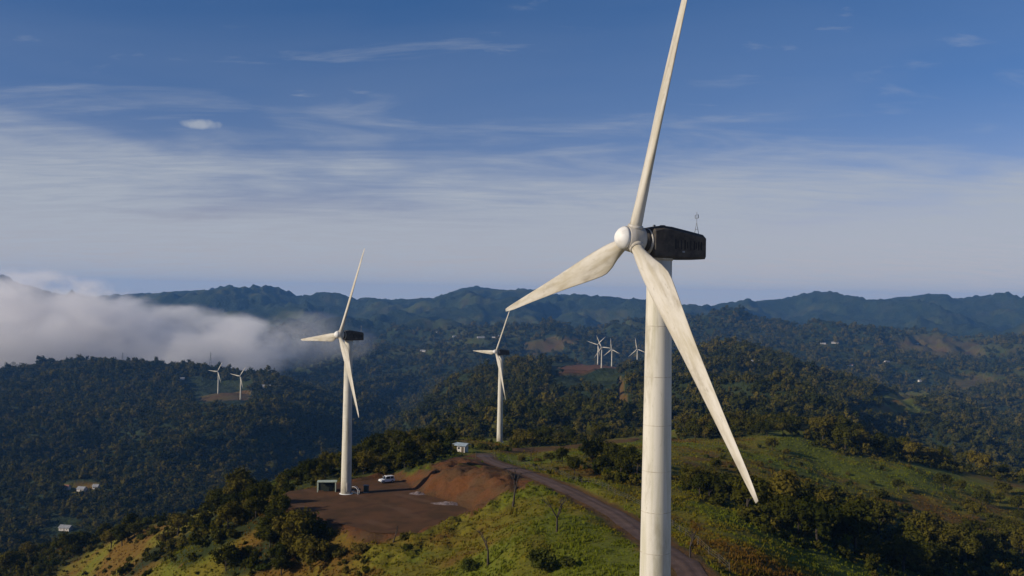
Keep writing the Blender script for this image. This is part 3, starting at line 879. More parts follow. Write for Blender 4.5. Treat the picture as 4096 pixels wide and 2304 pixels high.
# ------------------------------------------------------------------ vegetation
def leaf_mat(name, a, b, c_, trans=0.25):
    mt = bpy.data.materials.new(name); mt.use_nodes = True
    nt, ln = mt.node_tree.nodes, mt.node_tree.links
    nt.clear()
    oi = nt.new('ShaderNodeObjectInfo')
    rmp = nt.new('ShaderNodeValToRGB')
    el = rmp.color_ramp.elements
    el[0].position, el[0].color = 0.0, (*a, 1)
    el[1].position, el[1].color = 1.0, (*c_, 1)
    e = el.new(0.55); e.color = (*b, 1)
    ln.new(oi.outputs['Random'], rmp.inputs[0])
    geo = nt.new('ShaderNodeNewGeometry')
    nz_ = N(nt, 'ShaderNodeTexNoise', ins={'Scale': 0.9, 'Detail': 3.0}); ln.new(geo.outputs['Position'], nz_.inputs['Vector'])
    hs = N(nt, 'ShaderNodeHueSaturation', ins={'Saturation': 1.0})
    ln.new(rmp.outputs[0], hs.inputs['Color'])
    ln.new(smooth(nt, ln, nz_.outputs['Fac'], 0.25, 0.75, 0.6, 1.5), hs.inputs['Value'])
    df = N(nt, 'ShaderNodeBsdfDiffuse', ins={'Roughness': 0.5}); ln.new(hs.outputs[0], df.inputs['Color'])
    tr = nt.new('ShaderNodeBsdfTranslucent'); ln.new(hs.outputs[0], tr.inputs['Color'])
    mx = N(nt, 'ShaderNodeMixShader', ins={0: trans}); ln.new(df.outputs[0], mx.inputs[1]); ln.new(tr.outputs[0], mx.inputs[2])
    out = nt.new('ShaderNodeOutputMaterial'); ln.new(mx.outputs[0], out.inputs['Surface'])
    return mt
M_LEAF = leaf_mat('dark green foliage', (0.024, 0.028, 0.004), (0.054, 0.052, 0.007), (0.105, 0.082, 0.013))
M_LEAF2 = leaf_mat('olive scrub foliage', (0.040, 0.050, 0.009), (0.070, 0.068, 0.012), (0.110, 0.078, 0.018))
M_BARK = mat('grey brown bark', (0.050, 0.038, 0.028), 0.9, (0.028, 0.021, 0.016), 3.0, 5, bump=0.4)

def crown_mesh(name, seed, clumps, leaves, leaf, w=1.0, h=1.0, core=0.62, material=None, base=0.12):
    """crown of unit radius: uneven clumps of leaf faces round dark cores, standing on z = 0"""
    r = np.random.default_rng(seed)
    V, F = [], []
    nv = 0
    cs = []
    for k in range(clumps):
        a, u = r.uniform(0, 2 * PI), r.uniform(-0.55, 1.0)
        q = math.sqrt(1 - u * u) if abs(u) < 1 else 0
        rad = r.uniform(0.38, 0.88) if k else 0.15
        cpos = np.array([math.cos(a) * q * rad * w, math.sin(a) * q * rad * w, u * rad * h])
        cr_ = r.uniform(0.22, 0.52) * (1.25 if k == 0 else 1)
        cs.append((cpos, cr_))
    t = (1 + 5 ** 0.5) / 2
    ico = np.array([(-1, t, 0), (1, t, 0), (-1, -t, 0), (1, -t, 0), (0, -1, t), (0, 1, t), (0, -1, -t), (0, 1, -t), (t, 0, -1), (t, 0, 1), (-t, 0, -1), (-t, 0, 1)]) / math.hypot(1, t)
    icf = [(0, 11, 5), (0, 5, 1), (0, 1, 7), (0, 7, 10), (0, 10, 11), (1, 5, 9), (5, 11, 4), (11, 10, 2), (10, 7, 6), (7, 1, 8), (3, 9, 4), (3, 4, 2), (3, 2, 6), (3, 6, 8), (3, 8, 9), (4, 9, 5), (2, 4, 11), (6, 2, 10), (8, 6, 7), (9, 8, 1)]
    for cpos, cr_ in cs:
        pts = ico * cr_ * core * r.uniform(0.75, 1.25, (12, 1)) + cpos
        V.append(pts); F += [tuple(i + nv for i in f) for f in icf]; nv += 12
        d = r.normal(size=(leaves, 3)); d[:, 2] += 0.25; d /= np.linalg.norm(d, axis=1)[:, None]
        p = cpos + d * (cr_ * r.uniform(0.72, 1.12, (leaves, 1)))
        nrm = d + r.normal(size=(leaves, 3)) * 0.45; nrm /= np.linalg.norm(nrm, axis=1)[:, None]
        tv = np.cross(nrm, r.normal(size=(leaves, 3))); tv /= np.linalg.norm(tv, axis=1)[:, None]
        bv = np.cross(nrm, tv)
        sz = leaf * r.uniform(0.6, 1.35, (leaves, 1))
        q = np.stack([p - tv * sz, p + bv * sz * 0.62, p + tv * sz, p - bv * sz * 0.62], 1)
        V.append(q.reshape(-1, 3))
        F += [(nv + 4 * i, nv + 4 * i + 1, nv + 4 * i + 2, nv + 4 * i + 3) for i in range(leaves)]
        nv += 4 * leaves
    V = np.concatenate(V)
    V[:, 2] += -V[:, 2].min() * 0.92 + base
    me = bpy.data.meshes.new(name)
    me.from_pydata(V.tolist(), [], F)
    me.materials.append(material or M_LEAF)
    me.update()
    return me

CROWN_N = [crown_mesh('crown', 20 + k, 15, 80, 0.085, 1.0, (0.85, 1.0, 0.72, 0.9, 0.8)[k]) for k in range(5)]
BUSH_N = [crown_mesh('foliage', 40 + k, 11, 70, 0.10, 1.0, 0.62, material=M_LEAF2, base=0.0) for k in range(4)]
CROWN_F = [crown_mesh('crown', 60 + k, 8, 16, 0.20, 1.0, 0.85, core=0.72) for k in range(4)]
BUSH_F = [crown_mesh('foliage', 80 + k, 7, 14, 0.20, 1.0, 0.65, core=0.7, material=M_LEAF2, base=0.0) for k in range(2)]

def trunk_mesh(seed, limbs=4):
    r = random.Random(seed)
    mb = MB()
    top = Vector((r.uniform(-.06, .06), r.uniform(-.06, .06), 0.75))
    mb.tube((0, 0, -0.25), (0, 0, 0.1), 0.085, 0.062, 7).tube((0, 0, 0.1), top, 0.062, 0.035, 7)
    for k in range(limbs):
        a = r.uniform(0, 2 * PI)
        s = Vector((0, 0, 0.1)).lerp(top, r.uniform(0.35, 0.95))
        mb.tube(s, s + Vector((math.cos(a) * .4, math.sin(a) * .4, r.uniform(.25, .55))), 0.028, 0.010, 5)
    me = bpy.data.meshes.new('trunk'); me.from_pydata(mb.v, [], mb.f); me.materials.append(M_BARK); me.update()
    return me
TRUNKS = [trunk_mesh(k) for k in range(4)]
STEMS = [trunk_mesh(30 + k, 6) for k in range(2)]

def tree(x, y, rad, hgt, label, group, lod=0, bush=False, rnd=None):
    """rad = crown radius, hgt = how far the crown bottom sits above the ground"""
    r = rnd or random
    z = float(H(x, y)[0])
    o = empty('bush' if bush else 'tree', (x, y, z - 0.15), r.uniform(0, 2 * PI), label, 'bush' if bush else 'tree', group)
    src = (BUSH_N if lod == 0 else BUSH_F) if bush else (CROWN_N if lod == 0 else CROWN_F)
    cme = bpy.data.objects.new('foliage' if bush else 'crown', r.choice(src))
    link(cme, o)
    cme.location = (0, 0, hgt)
    cme.scale = (rad * r.uniform(.85, 1.15), rad * r.uniform(.85, 1.15), rad * r.uniform(.8, 1.15))
    tk = bpy.data.objects.new('stem' if bush else 'trunk', r.choice(STEMS if bush else TRUNKS))
    link(tk, o)
    s = (hgt + rad * 0.9)
    tk.scale = (max(s * .8, rad * .5), max(s * .8, rad * .5), s)
    return o, cme

def scatter_px(poly, count, mind, seed, dmax=760):
    """ground places seen inside a picture outline, kept apart by mind pixels"""
    r = random.Random(seed)
    xs, ys = [p[0] for p in poly], [p[1] for p in poly]
    out, keep = [], []
    tries = 0
    while len(out) < count and tries < count * 14:
        tries += 1
        px, py = r.uniform(min(xs), max(xs)), r.uniform(min(ys), max(ys))
        if not in_poly(np.array([px]), np.array([py]), poly)[0]: continue
        if 50 < px < 84 and 527 < py < 556: continue            # keep the farmhouse there in view
        if any((px - a) ** 2 + ((py - b) * 1.6) ** 2 < mind ** 2 for a, b in keep): continue
        g = cast(px, py)
        if g is None or g[1] > dmax: continue
        if seed != 15 and any(in_poly(np.array([px]), np.array([py]), q)[0] for q in GAPS): continue
        out.append(g); keep.append((px, py))
    return out

def clear_of(x, y, m=3.0):
    if poly_sd(np.array([x]), np.array([y]), PAD)[0] < m: return False
    if seg_dist(np.array([x]), np.array([y]), list(zip(_rx, _ry)))[0][0] < 3.2 + m: return False
    return True

def clear_many(x, y, m):
    return (poly_sd(x, y, PAD) > m) & (seg_dist(x, y, list(zip(_rx, _ry)))[0] > 3.2 + m) & (poly_sd(x, y, PAD1) > m)

GR_T, GR_B = 'trees on the near slopes', 'bushes on the near slopes'
SPOTS = []
ORD = 'first second third fourth fifth sixth seventh eighth ninth tenth eleventh twelfth thirteenth fourteenth fifteenth sixteenth seventeenth eighteenth nineteenth'.split()
TENS = {2: 'twenty', 3: 'thirty', 4: 'forty', 5: 'fifty', 6: 'sixty'}
def nth(k):
    w_ = ORD[k - 1] if k < 20 else (TENS[k // 10][:-1] + 'ieth' if k % 10 == 0 else TENS[k // 10] + '-' + ORD[k % 10 - 1])
    return w_ + ' from the left, '
rt = random.Random(99)
def region(poly, nt_, nb_, mind, rad_t, rad_b, lt, lb, seed, m=2.0):
    pts = [g for g in scatter_px(poly, nt_ + nb_, mind, seed) if clear_of(g[0], g[1], m)]
    rr = random.Random(seed)
    pts.sort(key=lambda g: float(proj(g[0], g[1], g[2])[0]))
    cnt = [0, 0]
    for i, g in enumerate(pts):
        is_t = rr.random() < nt_ / max(1, nt_ + nb_)
        rad = rr.uniform(*(rad_t if is_t else rad_b))
        cnt[is_t] += 1
        lab = nth(cnt[is_t]) + (lt if is_t else lb).replace(' ', ' ', 1)
        if is_t:
            tree(g[0], g[1], rad, rad * rr.uniform(0.15, 0.5), lab, GR_T, 0, False, rr)
        else:
            tree(g[0], g[1], rad, 0.0, lab, GR_B, 0, True, rr)
        SPOTS.append((g[0], g[1], rad))
region([(0, 500), (60, 488), (150, 500), (240, 498), (262, 512), (210, 530), (120, 556), (90, 576), (0, 576)], 34, 16, 13, (3.0, 5.2), (1.5, 2.8), 'dark tree on the shaded slope at the bottom left corner', 'low bush on the shaded slope at the bottom left corner', 1)
region([(15, 562), (60, 545), (120, 533), (190, 512), (200, 518), (130, 545), (70, 560), (25, 574)], 10, 16, 8, (2.4, 4.0), (1.2, 2.4), 'tree along the lower edge of the dry bottom left slope', 'bush along the lower edge of the dry bottom left slope', 15)
region([(215, 532), (250, 520), (330, 545), (345, 560), (300, 576), (225, 576)], 14, 10, 11, (2.6, 4.4), (1.2, 2.2), 'dark tree below the front edge of the gravel pad', 'bush below the front edge of the gravel pad', 2)
region([(205, 505), (262, 492), (275, 505), (285, 520), (230, 522)], 8, 10, 9, (2.2, 3.4), (1.2, 2.0), 'tree just left of the gravel pad', 'bush just left of the gravel pad', 3)
region([(270, 490), (300, 478), (345, 452), (380, 432), (420, 424), (452, 436), (450, 450), (425, 460), (395, 472), (330, 481)], 26, 46, 6.5, (2.2, 3.8), (1.3, 2.6), 'tree in the thicket behind the gravel pad', 'bush in the thicket behind the gravel pad', 4)
region([(588, 462), (602, 455), (640, 468), (640, 484), (608, 480)], 9, 2, 8, (2.4, 3.6), (1.2, 2.0), 'dark tree in the clump between road and foreground tower', 'bush in the clump between road and foreground tower', 5)
region([(515, 462), (560, 458), (590, 464), (585, 478), (545, 472)], 2, 9, 8, (1.8, 2.6), (0.8, 1.7), 'small tree in the rough pasture right of the road', 'small bush in the rough pasture right of the road', 6)
region([(680, 488), (700, 480), (738, 494), (742, 508), (700, 500)], 7, 3, 8, (2.4, 3.4), (1.4, 2.0), 'tree in the row just right of the foreground tower', 'bush in the row just right of the foreground tower', 7)
region([(742, 505), (790, 492), (850, 505), (900, 530), (955, 556), (1000, 576), (905, 576), (850, 552), (790, 540), (748, 524)], 17, 12, 17, (3.4, 5.6), (1.5, 2.8), 'large leafy tree in the gully at the lower right', 'bush in the gully at the lower right', 8)
region([(930, 548), (1000, 535), (1024, 530), (1024, 576), (960, 576)], 9, 4, 15, (3.2, 5.0), (1.5, 2.6), 'leafy tree in the bottom right corner', 'bush in the bottom right corner', 9)
region([(690, 455), (760, 445), (830, 470), (900, 490), (900, 510), (800, 488), (740, 486)], 5, 26, 12, (1.8, 3.0), (0.8, 2.0), 'small tree on the open grass right of the foreground tower', 'bush on the open grass right of the foreground tower', 10)
region([(935, 490), (985, 488), (1020, 500), (1020, 525), (965, 520)], 9, 8, 11, (2.6, 4.2), (1.2, 2.2), 'tree by the small green meadow at the right edge', 'bush by the small green meadow at the right edge', 11)
region([(815, 440), (850, 424), (910, 428), (960, 445), (1010, 468), (1024, 476), (1024, 482), (960, 468), (900, 460), (850, 452)], 44, 6, 9, (4.2, 6.8), (1.8, 3.0), 'big dark tree in the belt along the right ridge', 'bush below the tree belt along the right ridge', 12)
region([(682, 428), (740, 424), (790, 428), (835, 430), (835, 440), (780, 436), (690, 440)], 18, 12, 8, (3.0, 4.8), (1.5, 2.4), 'tree behind the grass crest right of the foreground tower', 'bush behind the grass crest right of the foreground tower', 13)
region([(505, 440), (560, 436), (640, 428), (640, 436), (560, 444), (512, 447)], 18, 8, 8, (2.8, 4.4), (1.4, 2.2), 'tree right of the turbine behind the guard house', 'bush right of the turbine behind the guard house', 14)

# woods too dense and far to count, made of the same crowns
TEMPL = []
for k in range(4):
    g = P([470, 700, 300, 120][k], [415, 405, 425, 430][k], [1000, 1000, 1300, 1200][k])
    o, cm = tree(g[0], g[1], 6.0, 1.0, ['tree on the wooded slope left of the turbine behind the guard house', 'tree on the wooded hill behind the foreground tower', 'tree on the dark wooded hill behind the gravel pad', 'tree on the dark wooded hill at the left'][k], None, 1)
    cm.data = CROWN_F[k]
    TEMPL.append(cm)

def forest_nodes():
    ng = bpy.data.node_groups.new('forest', 'GeometryNodeTree')
    ng.interface.new_socket('Geometry', in_out='INPUT', socket_type='NodeSocketGeometry')
    ng.interface.new_socket('Geometry', in_out='OUTPUT', socket_type='NodeSocketGeometry')
    nn, ll = ng.nodes, ng.links
    gi, go = nn.new('NodeGroupInput'), nn.new('NodeGroupOutput')
    ip = nn.new('GeometryNodeInstanceOnPoints')
    ll.new(gi.outputs[0], ip.inputs['Points'])
    jn = nn.new('GeometryNodeJoinGeometry')
    for o in TEMPL:
        oi = nn.new('GeometryNodeObjectInfo')
        oi.transform_space = 'ORIGINAL'
        oi.inputs['Object'].default_value = o
        oi.inputs['As Instance'].default_value = True
        ll.new(oi.outputs['Geometry'], jn.inputs[0])
    ll.new(jn.outputs[0], ip.inputs['Instance'])
    ip.inputs['Pick Instance'].default_value = True
    def attr(nm, typ):
        a = nn.new('GeometryNodeInputNamedAttribute'); a.data_type = typ
        a.inputs['Name'].default_value = nm
        return a.outputs[0]
    ll.new(attr('pick', 'INT'), ip.inputs['Instance Index'])
    ll.new(attr('rot', 'FLOAT_VECTOR'), ip.inputs['Rotation'])
    ll.new(attr('size', 'FLOAT_VECTOR'), ip.inputs['Scale'])
    ll.new(ip.outputs[0], go.inputs[0])
    return ng
NG = forest_nodes()

def forest(name, xs, ys, size, seed):
    r = np.random.default_rng(seed)
    k = len(xs)
    zs = H(xs, ys) - 0.1 * size
    me = bpy.data.meshes.new(name)
    me.vertices.add(k); me.vertices.foreach_set('co', np.stack([xs, ys, zs], 1).astype(np.float32).ravel())
    a = me.attributes.new('pick', 'INT', 'POINT'); a.data.foreach_set('value', r.integers(0, 4, k).astype(np.int32))
    a = me.attributes.new('rot', 'FLOAT_VECTOR', 'POINT'); a.data.foreach_set('vector', np.stack([np.zeros(k), np.zeros(k), r.uniform(0, 2 * PI, k)], 1).astype(np.float32).ravel())
    sc = np.stack([size * r.uniform(.85, 1.2, k), size * r.uniform(.85, 1.2, k), size * r.uniform(.75, 1.25, k)], 1)
    a = me.attributes.new('size', 'FLOAT_VECTOR', 'POINT'); a.data.foreach_set('vector', sc.astype(np.float32).ravel())
    me.update()
    o = link(bpy.data.objects.new(name, me))
    md = o.modifiers.new('trees', 'NODES'); md.node_group = NG
    return tag(o, kind='stuff')

WOODG = wood.reshape(GX.shape)
SOILG = soil.reshape(GX.shape)
def sample_grid(G, x, y):
    i = np.clip(np.searchsorted(rows, y) - 1, 0, len(rows) - 1)
    j = np.clip(np.round((x / (y + APEX) - colt[0]) / (colt[1] - colt[0])).astype(int), 0, len(colt) - 1)
    return G[i, j]

NOTREE = [[(548, 362), (622, 360), (624, 388), (550, 388)], [(183, 380), (252, 382), (256, 409), (196, 409)], [(616, 376), (624, 376), (630, 416), (619, 416)], [(50, 521), (84, 521), (90, 545), (44, 545)]]
def wood_points(d0, d1, step, seed, half=0.62, thin=1.0, lim=0.42, gk=0.55):
    r = np.random.default_rng(seed)
    X, Y = np.meshgrid(np.arange(-d1 * half, d1 * half, step), np.arange(d0, d1, step))
    x, y = X.ravel() + r.uniform(-.48, .48, X.size) * step, Y.ravel() + r.uniform(-.48, .48, X.size) * step
    mk = (np.abs(x) < y * half) & (y > d0) & (y < d1) & (r.random(x.size) < thin)
    x, y = x[mk], y[mk]
    w_ = sample_grid(WOODG, x, y)
    gap = fbm(x / 60, y / 60, 3)
    mk = (w_ > lim + gk * gap) & (sample_grid(SOILG, x, y) < 0.25)
    if d1 > 900:
        qx, qy = proj(x, y, H(x, y))
        for q in NOTREE:
            mk &= ~(in_poly(qx + 10 * gap, qy + 4 * gap, q) & (y > 600) & (y < 2300))
    for q in FAR_P:
        mk &= np.hypot(x - q[0], y - q[1]) > 16
    return x[mk], y[mk]
x, y = wood_points(600, 1500, 8.6, 1)
forest('woodland', x, y, np.clip(np.random.default_rng(2).lognormal(1.45, 0.34, len(x)), 2.0, 9.5), 3)
x, y = wood_points(1500, 2700, 11.0, 4)
forest('woodland', x, y, np.clip(np.random.default_rng(5).lognormal(1.72, 0.36, len(x)), 2.6, 12), 6)
x, y = wood_points(2700, 4300, 24.0, 7, thin=0.8)
forest('far_woodland', x, y, np.clip(np.random.default_rng(8).lognormal(2.1, 0.35, len(x)), 4, 16), 9)
# scrub filling the nearer thickets
x, y = wood_points(150, 640, 4.2, 10, thin=0.75, lim=0.25, gk=0.3)
ok = clear_many(x, y, 2.0)
forest('undergrowth', x[ok], y[ok], np.random.default_rng(11).uniform(0.8, 2.3, ok.sum()), 12)
rs_ = np.random.default_rng(77)
y = np.sqrt(rs_.uniform(120 ** 2, 520 ** 2, 9000)); x = rs_.uniform(-.6, .6, 9000) * y
cl = fbm(x / 30 + 5, y / 30, 3)
left = sstep(-20, -60, x) - 0.8 * sstep(10, 50, x) - 0.7 * (sstep(-30, -10, x) * (1 - sstep(215, 240, y)))
ok = (sample_grid(SOILG, x, y) < 0.2) & (cl + 0.42 * left + rs_.normal(0, .12, 9000) > 0.30) & (rs_.random(9000) < 0.45)
ok &= clear_many(x, y, 1.0)
forest('low_scrub', x[ok], y[ok], rs_.uniform(0.35, 1.25, ok.sum()), 78)

# ------------------------------------------------------------------ tall grass on the open slopes
def tall_grass():
    r = np.random.default_rng(31)
    xs, ys = [], []
    for d0, d1, n_ in ((105, 170, 26000), (170, 260, 30000), (260, 460, 26000)):
        y_ = np.sqrt(r.uniform(d0 ** 2, d1 ** 2, n_)); x_ = r.uniform(-0.60, 0.60, n_) * y_
        xs.append(x_); ys.append(y_)
    x_, y_ = np.concatenate(xs), np.concatenate(ys)
    d_, _ = seg_dist(x_, y_, list(zip(_rx, _ry)))
    clump = fbm(x_ / 7, y_ / 7, 3)
    mk = (sample_grid(SOILG, x_, y_) < 0.35) & (d_ > 3.4) & (poly_sd(x_, y_, PAD) > 1.0) & (clump > -0.45 + r.normal(0, .25, x_.size))
    x_, y_, clump = x_[mk], y_[mk], clump[mk]
    k = len(x_)
    z_ = H(x_, y_)
    dr = sample_grid(dry.reshape(GX.shape), x_, y_) + r.normal(0, 0.10, k)
    cA, cB, cC = (np.array(q) for q in (GRASS_A, GRASS_B, GRASS_C))
    t1, t2 = sstep(0.1, 0.55, dr)[:, None], sstep(0.55, 1.0, dr)[:, None]
    colr = (cA * (1 - t1) + cB * t1) * (1 - t2) + cC * t2
    colr = colr * r.uniform(0.85, 1.35, (k, 1))
    hgt = (0.20 + 0.26 * r.random(k)) * (1 + 0.8 * np.clip(clump, -0.5, 1)) * np.interp(y_, [105, 460], [0.9, 1.5])
    nb_ = 5
    a = r.uniform(0, 2 * PI, (k, nb_)); off = r.uniform(0, 0.35, (k, nb_))
    bx_, by_ = x_[:, None] + np.cos(a) * off, y_[:, None] + np.sin(a) * off
    wd = r.uniform(0.06, 0.16, (k, nb_)) * np.interp(y_, [105, 460], [1, 2.2])[:, None]
    a2 = r.uniform(0, PI, (k, nb_))
    hh = hgt[:, None] * r.uniform(.6, 1.2, (k, nb_))
    lean = r.normal(0, .22, (k, nb_, 2)) + np.array([0.16, 0.08])
    v0 = np.stack([bx_ - np.cos(a2) * wd, by_ - np.sin(a2) * wd, np.repeat(z_[:, None] - 0.05, nb_, 1)], -1)
    v1 = np.stack([bx_ + np.cos(a2) * wd, by_ + np.sin(a2) * wd, np.repeat(z_[:, None] - 0.05, nb_, 1)], -1)
    v2 = np.stack([bx_ + lean[..., 0] * hh, by_ + lean[..., 1] * hh, z_[:, None] + hh], -1)
    V = np.stack([v0, v1, v2], 2).reshape(-1, 3)
    me = fast_mesh('tall_grass', V, np.arange(len(V)).reshape(-1, 3), 3)
    at = me.color_attributes.new('col', 'FLOAT_COLOR', 'POINT')
    cc = np.repeat(np.concatenate([colr, np.ones((k, 1))], 1), nb_ * 3, 0)
    at.data.foreach_set('color', cc.astype(np.float32).ravel())
    mt = bpy.data.materials.new('grass blades'); mt.use_nodes = True
    nt, ln = mt.node_tree.nodes, mt.node_tree.links
    nt.clear()
    av = N(nt, 'ShaderNodeAttribute', attribute_name='col')
    df = nt.new('ShaderNodeBsdfDiffuse'); tr = nt.new('ShaderNodeBsdfTranslucent')
    ln.new(av.outputs['Color'], df.inputs['Color']); ln.new(av.outputs['Color'], tr.inputs['Color'])
    mx = N(nt, 'ShaderNodeMixShader', ins={0: 0.35}); ln.new(df.outputs[0], mx.inputs[1]); ln.new(tr.outputs[0], mx.inputs[2])
    out = nt.new('ShaderNodeOutputMaterial'); ln.new(mx.outputs[0], out.inputs['Surface'])
    me.materials.append(mt)
    tag(link(bpy.data.objects.new('tall_grass', me)), kind='stuff')
tall_grass()

# ------------------------------------------------------------------ bare small trees and dry scrub
def bare_tree(px, py, hgt, seed, label, lean=(0, 0)):
    g = cast(px, py)
    r = random.Random(seed)
    t = empty('bare_tree', (g[0], g[1], g[2] - 0.1), 0, label, 'tree', 'bare trees on the grass slope')
    trunk, twigs = MB(), []
    def grow(p, d, ln_, rad, depth, mb):
        q = p + d * ln_
        mb.tube(p, q, rad, rad * 0.62, 5)
        if depth == 0: return
        for _ in range(r.choice((2, 3))):
            dd = (d + Vector((r.uniform(-.8, .8), r.uniform(-.8, .8), r.uniform(-.15, .5)))).normalized()
            b = MB() if depth == 3 else mb
            grow(q, dd, ln_ * r.uniform(.55, .8), rad * 0.6, depth - 1, b)
            if depth == 3: twigs.append(b)
    grow(Vector((0, 0, -0.2)), Vector((lean[0], lean[1], 1)).normalized(), hgt * 0.42, hgt * 0.030 + 0.05, 3, trunk)
    trunk.build('trunk', M_BARK, t)
    for b in twigs: b.build('branch', M_BARK, t)
    return t
bare_tree(513, 507, 8.0, 3, 'thin bare tree on the grass crest in front of the red bank', (0.1, 0))
bare_tree(557, 533, 6.5, 5, 'thin bare tree between the grass knoll and the road')
bare_tree(488, 566, 6.5, 8, 'spreading bare tree at the bottom of the grass knoll')
bare_tree(690, 558, 4.5, 11, 'bare shrub just right of the foreground tower foot')
bare_tree(393, 543, 4.0, 14, 'stunted bare tree at the front lip of the gravel pad', (0.3, 0))
bare_tree(531, 460, 4.0, 17, 'bare tree beside the fence right of the road bend')
for k, (px, py, rad, lb) in enumerate([(545, 572, 2.6, 'dry brown bush at the bottom edge left of the foreground tower'), (566, 568, 1.8, 'smaller dry bush beside the brown one at the bottom edge'),
                                       (470, 572, 1.7, 'dark bush at the bottom edge under the bare tree'), (360, 552, 2.0, 'round bush at the front lip of the gravel pad'), (408, 552, 1.2, 'tiny bush on the slope under the gravel pad')]):
    g = cast(px, py)
    tree(g[0], g[1], rad, 0.0, lb, GR_B, 0, True, random.Random(k + 5))

# ------------------------------------------------------------------ vehicle, hut, shelter and small things
M_CARW = mat('white car paint', (0.72, 0.72, 0.71), 0.25, spec=0.5)
M_GLASS = mat('dark window glass', (0.015, 0.018, 0.022), 0.08, spec=0.6)
M_TYRE = mat('black rubber', (0.02, 0.02, 0.02), 0.9)
M_RIM = mat('grey wheel rim', (0.35, 0.35, 0.36), 0.4, metal=0.7)
M_RED = mat('red lamp', (0.35, 0.02, 0.02), 0.3)
M_ROOF = mat('bluish sheet metal roof', (0.30, 0.36, 0.40), 0.55, (0.22, 0.26, 0.28), 0.8, 4)
M_WALL = mat('whitewashed wall', (0.52, 0.48, 0.44), 0.85, (0.40, 0.36, 0.32), 0.7, 5)
M_WOOD = mat('grey weathered wood', (0.10, 0.08, 0.055), 0.9, (0.06, 0.048, 0.034), 2.0, 5)
M_GREEN = mat('pale green painted steel', (0.40, 0.46, 0.36), 0.6, (0.30, 0.34, 0.26), 1.5, 4)
M_DARKG = mat('dark green sheet', (0.020, 0.030, 0.020), 0.7, (0.030, 0.036, 0.024), 1.0, 4)
M_ROOFR = mat('rusty red roof', (0.22, 0.08, 0.05), 0.8, (0.30, 0.14, 0.09), 0.5, 4)
M_ROOFW = mat('pale zinc roof', (0.27, 0.27, 0.27), 0.6, (0.18, 0.18, 0.19), 0.4, 4)
M_CONC = mat('grey concrete', (0.32, 0.30, 0.28), 0.9, (0.22, 0.20, 0.18), 0.8, 5)

def car(x, y, z, rz, label):
    t = empty('parked_car', (x, y, z), rz, label, 'car')
    # body outline (length along local X, front at +X), lofted across the width
    lo = [(-2.1, .38), (-2.15, .75), (-2.05, 1.02), (-0.9, 1.08), (0.75, 1.06), (1.9, .96), (2.15, .78), (2.15, .40)]
    rings = [[(px_ * k_, yy, 0.02 + pz_) for px_, pz_ in lo] for yy, k_ in ((-0.9, .965), (-0.82, 1), (0.82, 1), (0.9, .965))]
    MB().loft(rings).build('body', M_CARW, t)
    cab = [(-1.95, 1.02), (-1.75, 1.70), (0.25, 1.74), (0.95, 1.04)]
    MB().loft([[(px_ * k_, yy, pz_) for px_, pz_ in cab] for yy, k_ in ((-0.78, 1.0), (-0.66, .97), (0.66, .97), (0.78, 1.0))]).build('cabin', M_GLASS, t)
    MB().loft([[(px_, yy, pz_) for px_, pz_ in ((-1.82, 1.70), (-1.78, 1.78), (0.30, 1.80), (0.38, 1.72))] for yy in (-0.70, 0.70)]).build('roof', M_CARW, t)
    for yy in (-0.765, 0.765):
        for xx in (-1.85, -0.75, 0.62):
            MB().box((xx, yy, 1.38), (0.11, 0.08, 0.70)).build('pillar', M_CARW, t)
    for xx in (-1.32, 1.32):
        for yy in (-0.82, 0.82):
            wv = MB().tube((xx, yy - 0.11, .36), (xx, yy + 0.11, .36), .36, n=16).build('wheel', M_TYRE, t)
            MB().tube((xx, yy - 0.125, .36), (xx, yy + 0.125, .36), .21, n=12).build('rim', M_RIM, wv)
    for yy in (-0.62, 0.62):
        MB().box((2.13, yy, .78), (.08, .34, .16)).build('headlight', M_GLASS, t)
        MB().box((-2.12, yy * 1.15, .88), (.08, .18, .26)).build('tail_light', M_RED, t)
    for xx in (2.16, -2.16):
        MB().box((xx, 0, .50), (.12, 1.66, .2)).build('bumper', M_TYRE, t)
    return t
g = cast(386.5, 483.5)
car(g[0], g[1], PADZ + 0.10, R_(215), 'white off road car parked at the back edge of the gravel pad')

def house(x, y, w_, d_, h_, rise, rz, label, wall, roof, group=None, over=0.4, name='house', extra=True, z=None):
    z = float(H(x, y)[0]) - 0.3 if z is None else z
    t = empty(name, (x, y, z), rz, label, 'house' if name != 'guard_house' else 'hut', group)
    wo = MB().box((0, 0, h_ / 2), (w_, d_, h_))
    wo.add([(-w_ / 2, -d_ / 2, h_), (-w_ / 2, d_ / 2, h_), (-w_ / 2, 0, h_ + rise)], [(0, 1, 2)])
    wo.add([(w_ / 2, -d_ / 2, h_), (w_ / 2, 0, h_ + rise), (w_ / 2, d_ / 2, h_)], [(0, 1, 2)])
    wo.build('wall', wall, t)
    a, b = w_ / 2 + over, d_ / 2 + over
    zo = h_ - rise * over / (d_ / 2)
    sec = [(-b, zo + .05), (0, h_ + rise + .05), (b, zo + .05), (b, zo + .17), (0, h_ + rise + .19), (-b, zo + .17)]
    MB().loft([[(xx, p_, q_) for p_, q_ in sec] for xx in (-a, a)]).build('roof', roof, t)
    if extra:
        for xx in ((-w_ * .28, w_ * .28) if w_ > 3 else (-w_ * .25,)):
            f = MB().box((xx, -d_ / 2 - .02, h_ * .58), (min(1.1, w_ * .3), .08, h_ * .34)).build('window', M_WHITE, t)
            MB().box((xx, -d_ / 2 - .06, h_ * .58), (min(.95, w_ * .26), .05, h_ * .28)).build('pane', M_GLASS, f)
        MB().box((w_ * .02 if w_ > 3 else w_ * .22, -d_ / 2 - .03, h_ * .38), (.85, .07, h_ * .72)).build('door', M_WOOD, t)
    return t
